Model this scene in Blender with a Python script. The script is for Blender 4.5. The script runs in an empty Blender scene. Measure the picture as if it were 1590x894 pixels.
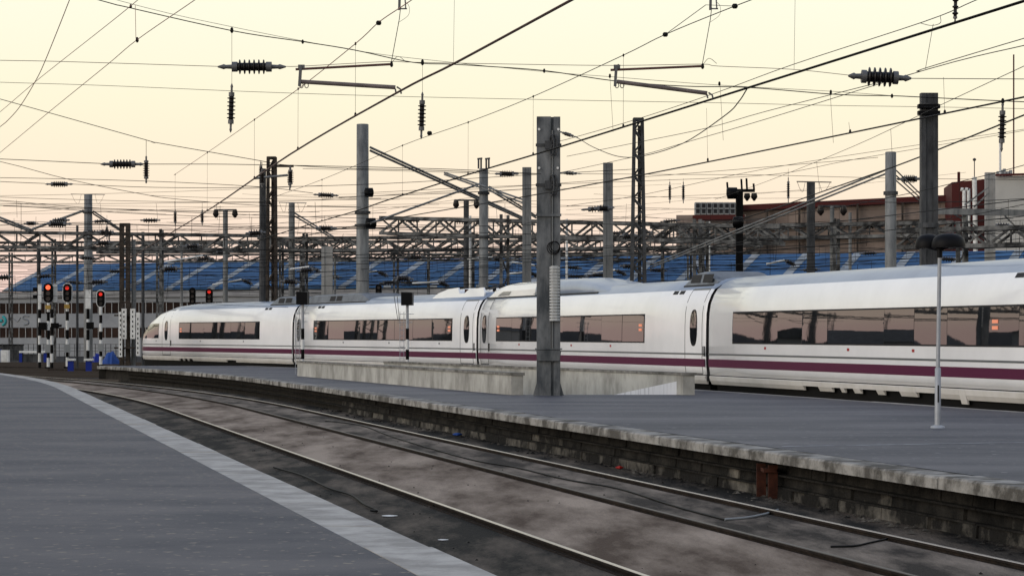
import bpy, math, random
from mathutils import Vector, Matrix
R = math.radians
random.seed(7)
scene = bpy.context.scene
COL = scene.collection

# ------------------------------------------------------------------ camera, sky, sun, exposure
EYE = 1.65; F = 3700.0; CX = 795.0; HY = 518.0       # photo pixels: focal length, centre column, horizon row
cam = bpy.data.cameras.new('camera'); camo = bpy.data.objects.new('camera', cam); COL.objects.link(camo)
camo.location = (0, 0, EYE); camo.rotation_euler = (R(90), 0, 0)
cam.sensor_width = 36; cam.lens = F / 1590 * 36; cam.shift_y = (HY - 447) / 1590
cam.clip_end = 6000; cam.clip_start = .5
scene.camera = camo

SUN_AZ = R(-118); SUN_EL = R(8)        # azimuth clockwise from +Y: low on the left
world = bpy.data.worlds.new('World'); scene.world = world; world.use_nodes = True
nt = world.node_tree; nt.nodes.clear()
out = nt.nodes.new('ShaderNodeOutputWorld')
sky = nt.nodes.new('ShaderNodeTexSky'); sky.sky_type = 'NISHITA'; sky.sun_disc = False
sky.sun_elevation = SUN_EL; sky.sun_rotation = SUN_AZ; sky.dust_density = 4
b1 = nt.nodes.new('ShaderNodeBackground'); b1.inputs[1].default_value = .02
nt.links.new(sky.outputs[0], b1.inputs[0])
tc = nt.nodes.new('ShaderNodeTexCoord'); sp = nt.nodes.new('ShaderNodeSeparateXYZ')
nt.links.new(tc.outputs['Generated'], sp.inputs[0])
asn = nt.nodes.new('ShaderNodeMath'); asn.operation = 'ARCSINE'; nt.links.new(sp.outputs[2], asn.inputs[0])
mul = nt.nodes.new('ShaderNodeMath'); mul.operation = 'MULTIPLY'; mul.inputs[1].default_value = 1 / (math.pi / 2)
nt.links.new(asn.outputs[0], mul.inputs[0])
rmp = nt.nodes.new('ShaderNodeValToRGB'); nt.links.new(mul.outputs[0], rmp.inputs[0])
stops = [(0, (.90, .62, .57)), (1.6 / 90, (.97, .72, .62)), (3.2 / 90, (1, .83, .65)), (5.5 / 90, (1, .92, .69)), (8.5 / 90, (1, .98, .79)),
         (20 / 90, (.82, .84, .83)), (45 / 90, (.50, .58, .76)), (1, (.38, .47, .70))]
el = rmp.color_ramp.elements
while len(el) < len(stops): el.new(.5)
for e, (p, c) in zip(el, stops): e.position = p; e.color = (*c, 1)
b2 = nt.nodes.new('ShaderNodeBackground'); b2.inputs[1].default_value = .99
nt.links.new(rmp.outputs[0], b2.inputs[0])
ad = nt.nodes.new('ShaderNodeAddShader'); nt.links.new(b1.outputs[0], ad.inputs[0]); nt.links.new(b2.outputs[0], ad.inputs[1])
nt.links.new(ad.outputs[0], out.inputs[0])

sl = bpy.data.lights.new('sun', 'SUN'); sl.energy = 1.5; sl.angle = R(50); sl.color = (1, .955, .92)
so = bpy.data.objects.new('sun', sl); COL.objects.link(so)
sd = Vector((math.sin(SUN_AZ) * math.cos(SUN_EL), math.cos(SUN_AZ) * math.cos(SUN_EL), math.sin(SUN_EL)))
so.rotation_euler = (-sd).to_track_quat('-Z', 'Y').to_euler(); so.location = (-30, 10, 30)
vs = scene.view_settings; vs.view_transform = 'Standard'; vs.look = 'None'; vs.exposure = 0; vs.gamma = 1

# ------------------------------------------------------------------ helpers
def P(x, y, Z):
    """photo pixel + distance along the view axis -> world point"""
    return Vector(((x - CX) * Z / F, Z, EYE + (HY - y) * Z / F))
def G(x, y, z=0.0):
    """photo pixel on a horizontal plane at height z -> world point"""
    Z = (EYE - z) * F / (y - HY); return P(x, y, Z)

MATS = {}
def mat(name, c, rough=.7, c2=None, scale=3.0, detail=6, metal=0.0, bump=0.0, bscale=None, stretch=None, lo=.35, hi=.65,
        ior=None, coat=0.0, emit=None, estr=0.0, fleck=None, spec=None):
    m = bpy.data.materials.new(name); m.use_nodes = True; n = m.node_tree; b = n.nodes['Principled BSDF']
    b.inputs['Base Color'].default_value = (*c, 1); b.inputs['Roughness'].default_value = rough; b.inputs['Metallic'].default_value = metal
    if ior: b.inputs['IOR'].default_value = ior
    if spec is None and rough >= .4 and not metal: spec = .12
    if spec is not None: b.inputs['Specular IOR Level'].default_value = spec
    if coat: b.inputs['Coat Weight'].default_value = coat; b.inputs['Coat Roughness'].default_value = .06
    if emit: b.inputs['Emission Color'].default_value = (*emit, 1); b.inputs['Emission Strength'].default_value = estr
    t = n.nodes.new('ShaderNodeTexCoord'); mp = n.nodes.new('ShaderNodeMapping'); n.links.new(t.outputs['Object'], mp.inputs[0])
    if stretch: mp.inputs['Scale'].default_value = stretch[:3]
    if stretch and len(stretch) > 3: mp.inputs['Rotation'].default_value = (0, 0, stretch[3])
    if c2:
        nz = n.nodes.new('ShaderNodeTexNoise'); nz.inputs['Scale'].default_value = scale; nz.inputs['Detail'].default_value = detail
        nz.inputs['Roughness'].default_value = .65
        n.links.new(mp.outputs[0], nz.inputs[0])
        rp = n.nodes.new('ShaderNodeValToRGB'); rp.color_ramp.elements[0].position = lo; rp.color_ramp.elements[1].position = hi
        rp.color_ramp.elements[0].color = (*c, 1); rp.color_ramp.elements[1].color = (*c2, 1)
        n.links.new(nz.outputs[0], rp.inputs[0]); last = rp.outputs[0]
        if fleck:
            fc, fs, fl = fleck
            n2 = n.nodes.new('ShaderNodeTexNoise'); n2.inputs['Scale'].default_value = fs; n2.inputs['Detail'].default_value = 3
            n.links.new(t.outputs['Object'], n2.inputs[0])
            r2 = n.nodes.new('ShaderNodeValToRGB'); r2.color_ramp.elements[0].position = fl; r2.color_ramp.elements[1].position = min(1, fl + .06)
            n.links.new(n2.outputs[0], r2.inputs[0])
            mx = n.nodes.new('ShaderNodeMixRGB'); mx.inputs[2].default_value = (*fc, 1)
            n.links.new(r2.outputs[0], mx.inputs[0]); n.links.new(last, mx.inputs[1]); last = mx.outputs[0]
        n.links.new(last, b.inputs['Base Color'])
    if bump:
        nb = n.nodes.new('ShaderNodeTexNoise'); nb.inputs['Scale'].default_value = bscale or scale * 6; nb.inputs['Detail'].default_value = 8
        n.links.new(mp.outputs[0], nb.inputs[0])
        bp = n.nodes.new('ShaderNodeBump'); bp.inputs['Strength'].default_value = bump; bp.inputs['Distance'].default_value = .02
        n.links.new(nb.outputs[0], bp.inputs['Height']); n.links.new(bp.outputs[0], b.inputs['Normal'])
    MATS[name] = m; return m
M = MATS
mat('asphalt', (.032, .036, .051), .62, (.098, .093, .100), .42, 14, bump=.35, bscale=60, stretch=(.8, 1.3, 1), lo=.36, hi=.66, fleck=((.20, .175, .145), 9, .625), spec=.2)
mat('asphalt_far', (.034, .037, .050), .6, (.108, .106, .117), .30, 14, bump=.3, bscale=50, stretch=(.5, 1.3, 1, .25), lo=.37, hi=.65, fleck=((.18, .18, .19), 5.5, .64), spec=.2)
mat('kerb', (.26, .25, .235), .8, (.42, .405, .38), 1.8, 12, bump=.4, bscale=30, lo=.4, hi=.62)
mat('kerb_worn', (.085, .08, .072), .85, (.30, .29, .27), 1.6, 12, bump=.6, bscale=25, lo=.42, hi=.58)
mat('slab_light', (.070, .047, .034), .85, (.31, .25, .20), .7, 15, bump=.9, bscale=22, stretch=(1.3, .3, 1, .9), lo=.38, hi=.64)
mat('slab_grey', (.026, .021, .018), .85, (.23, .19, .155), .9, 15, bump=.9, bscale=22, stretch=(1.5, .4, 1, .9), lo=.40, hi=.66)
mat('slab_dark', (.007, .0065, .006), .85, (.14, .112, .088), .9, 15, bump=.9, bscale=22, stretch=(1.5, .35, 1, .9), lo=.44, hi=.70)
mat('ballast', (.010, .0095, .0095), .95, (.045, .041, .039), 2.5, 8, bump=1, bscale=12)
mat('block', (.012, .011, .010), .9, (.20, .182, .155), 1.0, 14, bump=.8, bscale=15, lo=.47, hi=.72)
mat('block_shaded', (.005, .0047, .0044), .9, (.040, .036, .031), 1.8, 10, bump=.8, bscale=15, lo=.40, hi=.80)  # shade beneath the overhanging kerb, put into the stone colour
mat('riser', (.018, .017, .016), .95, (.035, .032, .029), 3, 6)
mat('rail_side', (.010, .008, .007), .8, (.030, .021, .016), 5, 6)
mat('rail_top', (.40, .365, .355), .3, metal=1.0)
mat('rail_brown', (.040, .031, .026), .5, spec=.3)
mat('train_white', (.78, .785, .79), .20, (.70, .705, .71), .35, 6, coat=.5, lo=.40, hi=.68)
mat('train_roof', (.19, .235, .31), .35, (.25, .30, .375), .6, 5, coat=.2)
mat('train_grey', (.10, .11, .115), .4, spec=.25)
mat('train_purple', (.075, .003, .034), .4, spec=.25)
mat('train_skirt', (.52, .50, .46), .4, (.62, .60, .57), 1.2, 7, coat=.2)
mat('unit_grey', (.095, .11, .13), .5, (.16, .18, .205), 1.5, 6, spec=.2)
mat('seam', (.02, .02, .022), .6)
mat('glass', (.004, .005, .006), .015, ior=2.0, bump=.05, bscale=.5, c2=(.010, .011, .013), scale=.6)
mat('roof_glass', (.10, .12, .15), .1, ior=1.8)
mat('rubber', (.008, .008, .009), .8)
mat('under', (.008, .008, .008), .9)
mat('display', (.3, .1, .05), .4, emit=(1, .36, .22), estr=.55)
mat('steel', (.085, .090, .094), .55, (.20, .205, .205), 3, 8, metal=.2, stretch=(1, 1, .25), spec=.2)
mat('steel_dark', (.020, .021, .023), .6, (.075, .077, .080), 3, 7, stretch=(1, 1, .3))
mat('pillar', (.055, .061, .067), .6, (.21, .215, .22), 1.6, 12, stretch=(1, 1, .35), bump=.15, bscale=12, lo=.40, hi=.66)
mat('steel_brown', (.016, .013, .011), .7, (.060, .048, .039), 3, 7)
mat('truss', (.016, .0165, .017), .65, (.21, .21, .205), 1.6, 8, lo=.40, hi=.70)
mat('concrete_post', (.22, .22, .215), .85, (.31, .305, .29), 1.5, 7)
mat('wall', (.20, .195, .178), .85, (.43, .425, .395), .9, 14, bump=.4, bscale=14, stretch=(1.1, 1.1, .6), lo=.34, hi=.60)
mat('wall_cap', (.085, .082, .072), .9, (.25, .242, .225), 2.5, 9, bump=.5, bscale=15)
mat('whitewash', (.62, .63, .66), .8, (.30, .30, .33), 1.6, 9, stretch=(4, 4, .35), lo=.52, hi=.72)
mat('wire', (.008, .008, .008), .6)
mat('copper', (.11, .05, .042), .5, metal=.5)
mat('copper_thin', (.30, .15, .12), .6, metal=.2)
mat('insulator', (.008, .006, .006), .4, spec=.3)
mat('fitting', (.11, .11, .112), .55, metal=.4)
mat('arm', (.10, .085, .082), .5, (.17, .14, .135), 4, 5)
mat('plate', (.72, .72, .70), .6, (.56, .56, .54), 3, 6)
mat('cover', (.36, .37, .37), .6, (.50, .505, .50), 3, 7)
mat('white_paint', (.70, .70, .69), .5, (.58, .58, .56), 4, 6)
mat('black_paint', (.003, .003, .0035), .5, spec=.08)
mat('lamp_black', (.003, .003, .004), .5, spec=.12)
mat('red_lamp', (.4, .01, .005), .3, emit=(1, .03, .015), estr=.65)
mat('red_lamp_hot', (.6, .05, .02), .3, emit=(1, .10, .04), estr=2.2)
mat('lens', (.02, .02, .02), .15)
mat('post_grey', (.26, .275, .30), .5, (.33, .345, .37), 3, 5, metal=.2)
mat('blue_roof', (.014, .060, .150), .6, (.028, .100, .22), .25, 8)
mat('skylight', (.30, .32, .34), .6, (.14, .17, .20), .4, 7)
mat('facade', (.19, .20, .215), .8, (.27, .28, .295), .25, 9)
mat('fascia', (.19, .19, .20), .75, (.30, .30, .30), .3, 8)
mat('pane', (.014, .010, .009), .9, spec=.02, c2=(.045, .028, .022), scale=.25)
mat('mullion', (.34, .34, .34), .7)
mat('tan_wall', (.16, .125, .107), .85, (.27, .215, .185), .12, 10, lo=.4, hi=.6)
mat('red_trim', (.060, .013, .012), .7)
mat('grey_block', (.33, .325, .31), .85, (.40, .395, .375), .2, 7)
mat('blue_paint', (.012, .028, .22), .5)
mat('tarp', (.02, .06, .24), .6)
mat('teal', (.04, .30, .32), .7)
mat('graffiti', (.19, .20, .22), .8)
mat('cable', (.008, .008, .008), .6)
mat('rust', (.030, .012, .009), .9, (.075, .026, .016), 5, 8)
mat('red_plastic', (.32, .02, .015), .5)
mat('hill', (.030, .032, .036), .95, (.05, .05, .052), .02, 5)
mat('line_paint', (.32, .33, .35), .7, (.13, .13, .15), 2.0, 8, lo=.4, hi=.62)
mat('yellow_plate', (.38, .24, .06), .6)
mat('grey_paint', (.24, .25, .255), .6)
mat('logo_red', (.30, .03, .03), .5)

def link(name, me, parent=None, loc=None):
    o = bpy.data.objects.new(name, me); COL.objects.link(o)
    if parent is not None: o.parent = parent
    if loc is not None: o.location = loc
    return o
def base(parent):
    v = Vector((0, 0, 0))
    while parent is not None: v = v + parent.location; parent = parent.parent
    return v
class MB:
    """collects faces in world space"""
    def __init__(s): s.v = []; s.f = []; s.mi = []; s.sm = []
    def add(s, v, f, mi=0, sm=False):
        k = len(s.v); s.v += [Vector(p) for p in v]; s.f += [[i + k for i in q] for q in f]; s.mi += [mi] * len(f); s.sm += [sm] * len(f); return s
    def box(s, a, b, mi=0):
        (x0, y0, z0), (x1, y1, z1) = a, b
        return s.add([(x0,y0,z0),(x1,y0,z0),(x1,y1,z0),(x0,y1,z0),(x0,y0,z1),(x1,y0,z1),(x1,y1,z1),(x0,y1,z1)],
                     [(3,2,1,0),(4,5,6,7),(0,1,5,4),(1,2,6,5),(2,3,7,6),(3,0,4,7)], mi)
    def hexa(s, q, mi=0):
        return s.add(q, [(3,2,1,0),(4,5,6,7),(0,1,5,4),(1,2,6,5),(2,3,7,6),(3,0,4,7)], mi)
    def beam(s, a, b, w, h=None, mi=0, w2=None, h2=None):
        a = Vector(a); b = Vector(b); h = h or w; d = (b - a).normalized()
        up = Vector((0, 0, 1)) if abs(d.z) < .95 else Vector((0, 1, 0))
        r = d.cross(up).normalized(); u = r.cross(d)
        w2 = w2 if w2 is not None else w; h2 = h2 if h2 is not None else h
        q = [p + r * (sx * ww / 2) + u * (sy * hh / 2) for p, ww, hh in ((a, w, h), (b, w2, h2)) for sx, sy in ((-1,-1),(1,-1),(1,1),(-1,1))]
        return s.hexa(q, mi)
    def tube(s, pts, r, n=6, mi=0, cap=True, sm=True):
        pts = [Vector(p) for p in pts]; k = len(pts); rs = r if isinstance(r, (list, tuple)) else [r] * k
        vv = []; pu = None
        for i, p in enumerate(pts):
            d = (pts[min(i + 1, k - 1)] - pts[max(i - 1, 0)])
            d = d.normalized() if d.length > 1e-9 else Vector((0, 0, 1))
            up = pu if pu is not None and abs(pu.dot(d)) < .97 else (Vector((0, 0, 1)) if abs(d.z) < .9 else Vector((0, 1, 0)))
            rr = d.cross(up).normalized(); u = rr.cross(d); pu = u
            for j in range(n):
                a = 2 * math.pi * (j + .5) / n
                vv.append(p + rr * (math.cos(a) * rs[i]) + u * (math.sin(a) * rs[i]))
        ff = [(i*n+j, i*n+(j+1)%n, (i+1)*n+(j+1)%n, (i+1)*n+j) for i in range(k-1) for j in range(n)]
        s.add(vv, ff, mi, sm)
        if cap: s.add([vv[j] for j in range(n)][::-1], [list(range(n))], mi); s.add(vv[-n:], [list(range(n))], mi)
        return s
    def prism(s, poly, d, mi=0):
        """closed polygon (list of points) extruded by vector d"""
        n = len(poly); poly = [Vector(p) for p in poly]; d = Vector(d)
        return s.add(poly + [p + d for p in poly], [list(range(n))[::-1], [n + i for i in range(n)]] + [(i, (i+1) % n, n + (i+1) % n, n + i) for i in range(n)], mi)
    def loft(s, rings, mi=0, closed=True, sm=True, caps=True):
        n = len(rings[0]); v = [p for r in rings for p in r]
        m = n if closed else n - 1
        s.add(v, [(i*n+j, i*n+(j+1)%n, (i+1)*n+(j+1)%n, (i+1)*n+j) for i in range(len(rings)-1) for j in range(m)], mi, sm)
        if caps: s.add(rings[0], [list(range(n))[::-1]], mi); s.add(rings[-1], [list(range(n))], mi)
        return s
    def build(s, name, mats, parent=None, world=True):
        off = base(parent) if world else Vector((0, 0, 0))
        me = bpy.data.meshes.new(name); me.from_pydata([tuple(p - off) for p in s.v], [], s.f)
        for m in (mats if isinstance(mats, (list, tuple)) else [mats]): me.materials.append(M[m])
        me.polygons.foreach_set('material_index', s.mi); me.polygons.foreach_set('use_smooth', s.sm)
        import bmesh
        bm = bmesh.new(); bm.from_mesh(me); bmesh.ops.recalc_face_normals(bm, faces=bm.faces); bm.to_mesh(me); bm.free()
        me.update(); return link(name, me, parent)
def tag(o, label, cat, group=None):
    o['label'] = label; o['category'] = cat
    if group: o['group'] = group
    return o
def thing(name, loc, label, cat, group=None):
    o = link(name, None, None, Vector(loc)); o.empty_display_size = .2
    return tag(o, label, cat, group)
def struct(o): o['kind'] = 'structure'; return o
def beam(name, a, b, w, m, parent, h=None): return MB().beam(a, b, w, h).build(name, m, parent)
def tube(name, pts, r, m, parent, n=6): return MB().tube(pts, r, n).build(name, m, parent)
def smooth(pts, k=6):
    pts = [Vector(p) for p in pts]
    if len(pts) < 3: return pts
    q = [2 * pts[0] - pts[1]] + pts + [2 * pts[-1] - pts[-2]]; o = []
    for i in range(1, len(q) - 2):
        a, b, c, d = q[i-1:i+3]
        for j in range(k):
            t = j / k
            o.append(.5 * ((2*b) + (c-a)*t + (2*a-5*b+4*c-d)*t*t + (3*b-a-3*c+d)*t**3))
    return o + [pts[-1]]

# ------------------------------------------------------------------ plan of the place (curves X(Z))
def bend(Z, z0=72, k=.0021): return -k * max(0, Z - z0) ** 2
def E1(Z): return -10.6 - .235 * (Z - 61) + bend(Z)                       # edge of the near platform
def E2(Z): return E1(Z) + 7.7 + .035 * max(0, Z - 80)                     # edge of the far platform
def TS(Z): return 5.77 - .262 * (Z - 70.7) + bend(Z)                      # near side of the train
def E3(Z): return TS(Z) - .22
SLABZ = -.675; RAILZ = -.60
def zs(a, b, step): n = max(1, int(round((b - a) / step))); return [a + (b - a) * i / n for i in range(n + 1)]
def strip(mb, Zs, f0, f1, z, mi=0):
    v = []; 
    for Z in Zs: v += [(f0(Z), Z, z), (f1(Z), Z, z)]
    return mb.add(v, [(2*i, 2*i+1, 2*i+3, 2*i+2) for i in range(len(Zs) - 1)], mi)

# ground, slabs
mb = MB(); mb.add([(-1500, -300, -.80), (1500, -300, -.80), (1500, 2500, -.80), (-1500, 2500, -.80)], [(0, 1, 2, 3)])
struct(mb.build('ground', 'ballast'))
ZT = zs(4, 150, 2)
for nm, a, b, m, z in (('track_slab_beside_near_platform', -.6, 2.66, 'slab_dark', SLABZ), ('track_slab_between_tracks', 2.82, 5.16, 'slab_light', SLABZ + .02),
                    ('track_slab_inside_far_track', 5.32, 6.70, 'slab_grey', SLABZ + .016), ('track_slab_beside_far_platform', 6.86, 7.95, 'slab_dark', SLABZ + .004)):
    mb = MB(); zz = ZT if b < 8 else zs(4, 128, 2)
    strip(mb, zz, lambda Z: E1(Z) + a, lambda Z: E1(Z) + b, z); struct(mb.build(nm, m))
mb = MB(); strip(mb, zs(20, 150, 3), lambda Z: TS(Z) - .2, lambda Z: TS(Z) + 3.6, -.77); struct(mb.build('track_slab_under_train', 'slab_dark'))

# hills on the horizon, all round
mb = MB(); n = 120; rr = random.Random(3); rg = []
hs = [13 + 6 * math.sin(i * .7) + 5 * math.sin(i * 1.9 + 1) + rr.uniform(-4, 4) for i in range(n)]
for i in range(n):
    a = 2 * math.pi * i / n; c, s_ = math.cos(a), math.sin(a)
    rg.append([(1150 * c, 1150 * s_, -1), (1180 * c, 1180 * s_, hs[i]), (1260 * c, 1260 * s_, -1)])
rg.append(rg[0]); mb.loft(rg, closed=False, caps=False); struct(mb.build('hills', 'hill'))

# ------------------------------------------------------------------ near platform
mb = MB(); Zs = zs(-6, 104, 2)
KW = .55
strip(mb, Zs, lambda Z: -60, lambda Z: E1(Z) - KW - .006, 0)
v = []
for Z in Zs: v += [(E1(Z) - .10, Z, -.16), (E1(Z) - .10, Z, -.82)]
mb.add(v, [(2*i, 2*i+1, 2*i+3, 2*i+2) for i in range(len(Zs)-1)], 1)
mb.add([(-60, 104, 0), (E1(104) - .1, 104, 0), (E1(104) - .1, 104, -.82), (-60, 104, -.82)], [(0, 1, 2, 3)], 1)
near_pl = struct(mb.build('near_platform', ['asphalt', 'riser']))
def kerb_run(name, fe, side, z0, z1, L, w, h, m, parent, over=0.0, jit=.004):
    """stones along the curve fe; side=-1: the stone lies at smaller X than the edge"""
    Z = z0; rn = random.Random(len(name)); k = 0
    while Z < z1 and k < 300:
        Zn = min(z1, Z + L * rn.uniform(.85, 1.15)); g = .010
        a0, a1 = fe(Z + g), fe(Zn - g); dz = rn.uniform(-jit, jit); dx = rn.uniform(-.008, .008)
        c = .012
        o0, o1 = a0 + dx, a1 + dx; i0, i1 = a0 + side * w, a1 + side * w
        A, B = Z + g, Zn - g
        s_ = side
        q = [[(i0, A, dz), (o0 + s_*c*2, A, dz), (o0, A, dz - c*2), (o0, A, -h), (i0, A, -h)], [(i1, B, dz), (o1 + s_*c*2, B, dz), (o1, B, dz - c*2), (o1, B, -h), (i1, B, -h)]]
        MB().loft(q, sm=False).build(name, m, parent); Z = Zn; k += 1
kerb_run('kerb_stone', E1, -1, -4, 104, 2.4, KW, .16, 'kerb', near_pl)

# ------------------------------------------------------------------ far platform with the stairwell
ZE = 123.0; WN, WF = 64.6, 93.5
def W1(Z): return -.02 - .29 * (Z - 64.3)       # outer face of front parapet
def W2(Z): return 4.93 - .345 * (Z - 64.3)      # outer face of back parapet
KW2 = .48
mb = MB()
i2 = lambda Z: E2(Z) + KW2 + .006; o3 = lambda Z: E3(Z) - .30
strip(mb, zs(6, WN, 2), i2, o3, 0)
strip(mb, zs(WN, WF, 2), i2, lambda Z: W1(Z) + .15, 0); strip(mb, zs(WN, WF, 2), lambda Z: W2(Z) - .15, o3, 0)
strip(mb, zs(WF, ZE, 2), i2, o3, 0)
v = []; Zs = zs(6, ZE, 2)
for Z in Zs: v += [(E2(Z) + .47, Z, -.12), (E2(Z) + .47, Z, -.82)]
mb.add(v, [(2*i, 2*i+1, 2*i+3, 2*i+2) for i in range(len(Zs)-1)], 1)
v = []
for Z in Zs: v += [(E3(Z) - .02, Z, -.02), (E3(Z) - .02, Z, -.82)]
mb.add(v, [(2*i, 2*i+1, 2*i+3, 2*i+2) for i in range(len(Zs)-1)], 1)
mb.add([(E2(ZE) + .1, ZE, 0), (E3(ZE), ZE, 0), (E3(ZE), ZE, -.82), (E2(ZE) + .1, ZE, -.82)], [(0, 1, 2, 3)], 1)
# ramp floor and inner cheek of the stairwell
mb.add([(W1(WN) + .1, WN, 0), (W2(WN) - .1, WN, 0), (W2(WF) - .1, WF, -3.6), (W1(WF) + .1, WF, -3.6)], [(0, 1, 2, 3)], 2)
mb.add([(W1(WF) + .1, WF, 0), (W2(WF) - .1, WF, 0), (W2(WF) - .1, WF, -3.7), (W1(WF) + .1, WF, -3.7)], [(0, 1, 2, 3)], 2)
far_pl = struct(mb.build('far_platform', ['asphalt_far', 'riser', 'wall']))
kerb_run('kerb_stone', E2, 1, 8, ZE, 2.1, KW2, .15, 'kerb_worn', far_pl, jit=.006)
kerb_run('edge_stone', E3, -1, 30, ZE, 3.0, .30, .14, 'kerb', far_pl)
# stone courses under the kerb, upper ones coloured dark for its overhang shadow
rn = random.Random(5); cnt = 0
for row, (za, zb, dep) in enumerate(((-.70, -.53, .20), (-.50, -.36, .27), (-.335, -.17, .34))):
    Z = 17.0
    while Z < 70 and cnt < 290:
        L = rn.uniform(.5, 1.7) * (1 if Z < 45 else 1.9); g = .012; d = dep + rn.uniform(-.02, .03)
        A, B = Z + g, Z + L - g
        q = [(E2(A) + d, A, za), (E2(B) + d, B, za), (E2(B) + d + .12, B, za), (E2(A) + d + .12, A, za), (E2(A) + d + .012, A, zb), (E2(B) + d + .012, B, zb), (E2(B) + d + .12, B, zb), (E2(A) + d + .12, A, zb)]
        MB().hexa(q).build('stone_block', 'block' if row == 0 or (row == 1 and rn.random() < .3) else 'block_shaded', far_pl); Z += L; cnt += 1
mb = MB()
for zt in (-.515, -.345):
    for Z in zs(17, 118, 2.5)[:-1]:
        mb.hexa([(E2(Z) + .20, Z, zt - .012), (E2(Z+2.5) + .20, Z+2.5, zt - .012), (E2(Z+2.5) + .40, Z+2.5, zt - .012), (E2(Z) + .40, Z, zt - .012),
                 (E2(Z) + .20, Z, zt + .012), (E2(Z+2.5) + .20, Z+2.5, zt + .012), (E2(Z+2.5) + .40, Z+2.5, zt + .012), (E2(Z) + .40, Z, zt + .012)])
mb.build('ledge', 'block_shaded', far_pl)
a, b = G(1215, 693.5), G(1640, 686); d = Vector((0, .16, 0)); zz = Vector((0, 0, .004))
MB().add([a + zz, b + zz, b + d + zz, a + d + zz], [(0, 1, 2, 3)]).build('painted_line', 'line_paint', far_pl)

# parapets of the stairwell
def parapet(name, label, fw, Z0, Z1, th, side, hz=.60, zb=-.0):
    t = thing(name, (fw(Z0), Z0, 0), label, 'wall', 'stairwell parapets')
    n = 7; st = [Z0 + (Z1 - Z0) * i / n for i in range(n + 1)]
    q = [[(fw(Z), Z, zb), (fw(Z) + side * th, Z, zb), (fw(Z) + side * th, Z, hz - .07), (fw(Z), Z, hz - .07)] for Z in st]
    MB().loft(q, sm=False).build('wall', 'wall', t)
    for i in range(n):
        A, B = st[i] + (.008 if i else -.04), st[i+1] - .008; o = -.035 * side
        c = lambda Z, z: [(fw(Z) + o, Z, z)]
        MB().hexa([(fw(A) + o, A, hz - .07), (fw(A) + side * th - o, A, hz - .07), (fw(B) + side * th - o, B, hz - .07), (fw(B) + o, B, hz - .07),
                   (fw(A) + o, A, hz), (fw(A) + side * th - o, A, hz), (fw(B) + side * th - o, B, hz), (fw(B) + o, B, hz)]).build('coping_stone', 'wall_cap', t)
    return t
t = parapet('stairwell_parapet', 'low stained concrete parapet in front of the steel pillar, nearest the track', W1, 64.3, 93.2, .32, 1)
t = parapet('stairwell_parapet', 'low concrete parapet with whitewashed wedge, running along the white train', W2, 64.3, 92.0, .32, -1, zb=-3.7)
fi = lambda Z: W2(Z) - .32 - .006
MB().hexa([(fi(64.7), 64.7, -.5), (fi(92), 92, -3.6), (fi(92) + .004, 92, -3.6), (fi(64.7) + .004, 64.7, -.5),
           (fi(64.7), 64.7, .36), (fi(92), 92, -2.6), (fi(92) + .004, 92, -2.6), (fi(64.7) + .004, 64.7, .36)]).build('whitewash_panel', 'whitewash', t)

# ------------------------------------------------------------------ rails
def rail(name, label, off, top, z0=8, z1=150, group='rails between the platforms'):
    t = thing(name, (E1(z0) + off, z0, SLABZ), label, 'rail', group)
    Zs = zs(z0, z1, 1.5)
    def ring(w0, w1, h0, h1): return [[(E1(Z) + off - w0, Z, h0), (E1(Z) + off + w0, Z, h0), (E1(Z) + off + w1, Z, h1), (E1(Z) + off - w1, Z, h1)] for Z in Zs]
    MB().loft(ring(.065, .06, SLABZ - .03, SLABZ + .012), sm=False).build('rail_foot', 'rail_side', t)
    MB().loft(ring(.014, .014, SLABZ + .012, RAILZ - .03), sm=False).build('rail_web', 'rail_side', t)
    MB().loft(ring(.037, .037, RAILZ - .03, RAILZ - .006), sm=False).build('rail_head', 'rail_side', t)
    MB().loft(ring(.026, .022, RAILZ - .006, RAILZ), sm=False).build('running_surface', top, t)
rail('track_rail', 'steel rail hidden close below the near platform edge', 1.16, 'rail_top')
rail('track_rail', 'rusty steel rail nearest to the near platform kerb', 2.74, 'rail_top')
rail('track_rail', 'dark brown rail in the middle of the track bed', 5.24, 'rail_brown')
rail('track_rail', 'shiny rail nearest to the far platform wall', 6.78, 'rail_top')

# ------------------------------------------------------------------ train
HALF = 1.475
train = thing('high_speed_train', (5.77, 70.7, RAILZ), 'long white high speed train with purple stripe standing at the far platform', 'train')
def ray_s(A, u, x):
    """distance along the carriage side at which photo column x meets it"""
    k = (x - CX) / F      # X = k*Z
    return (A.x - k * A.y) / (k * u.y - u.x)
PROF = [(.43, 1.435), (.66, 1.462), (.90, 1.472), (1.05, 1.475), (1.40, 1.475), (1.9, 1.470), (2.24, 1.456), (2.55, 1.408), (2.80, 1.305), (2.98, 1.19), (3.12, 1.03), (3.22, .84), (3.29, .6), (3.335, .3), (3.35, 0)]
def hw(z):
    if z <= PROF[0][0]: return PROF[0][1] - (PROF[0][0] - z) * .12
    for (z0, w0), (z1, w1) in zip(PROF, PROF[1:]):
        if z <= z1: return w0 + (w1 - w0) * (z - z0) / (z1 - z0)
    return 0
GZ = RAILZ
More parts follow.
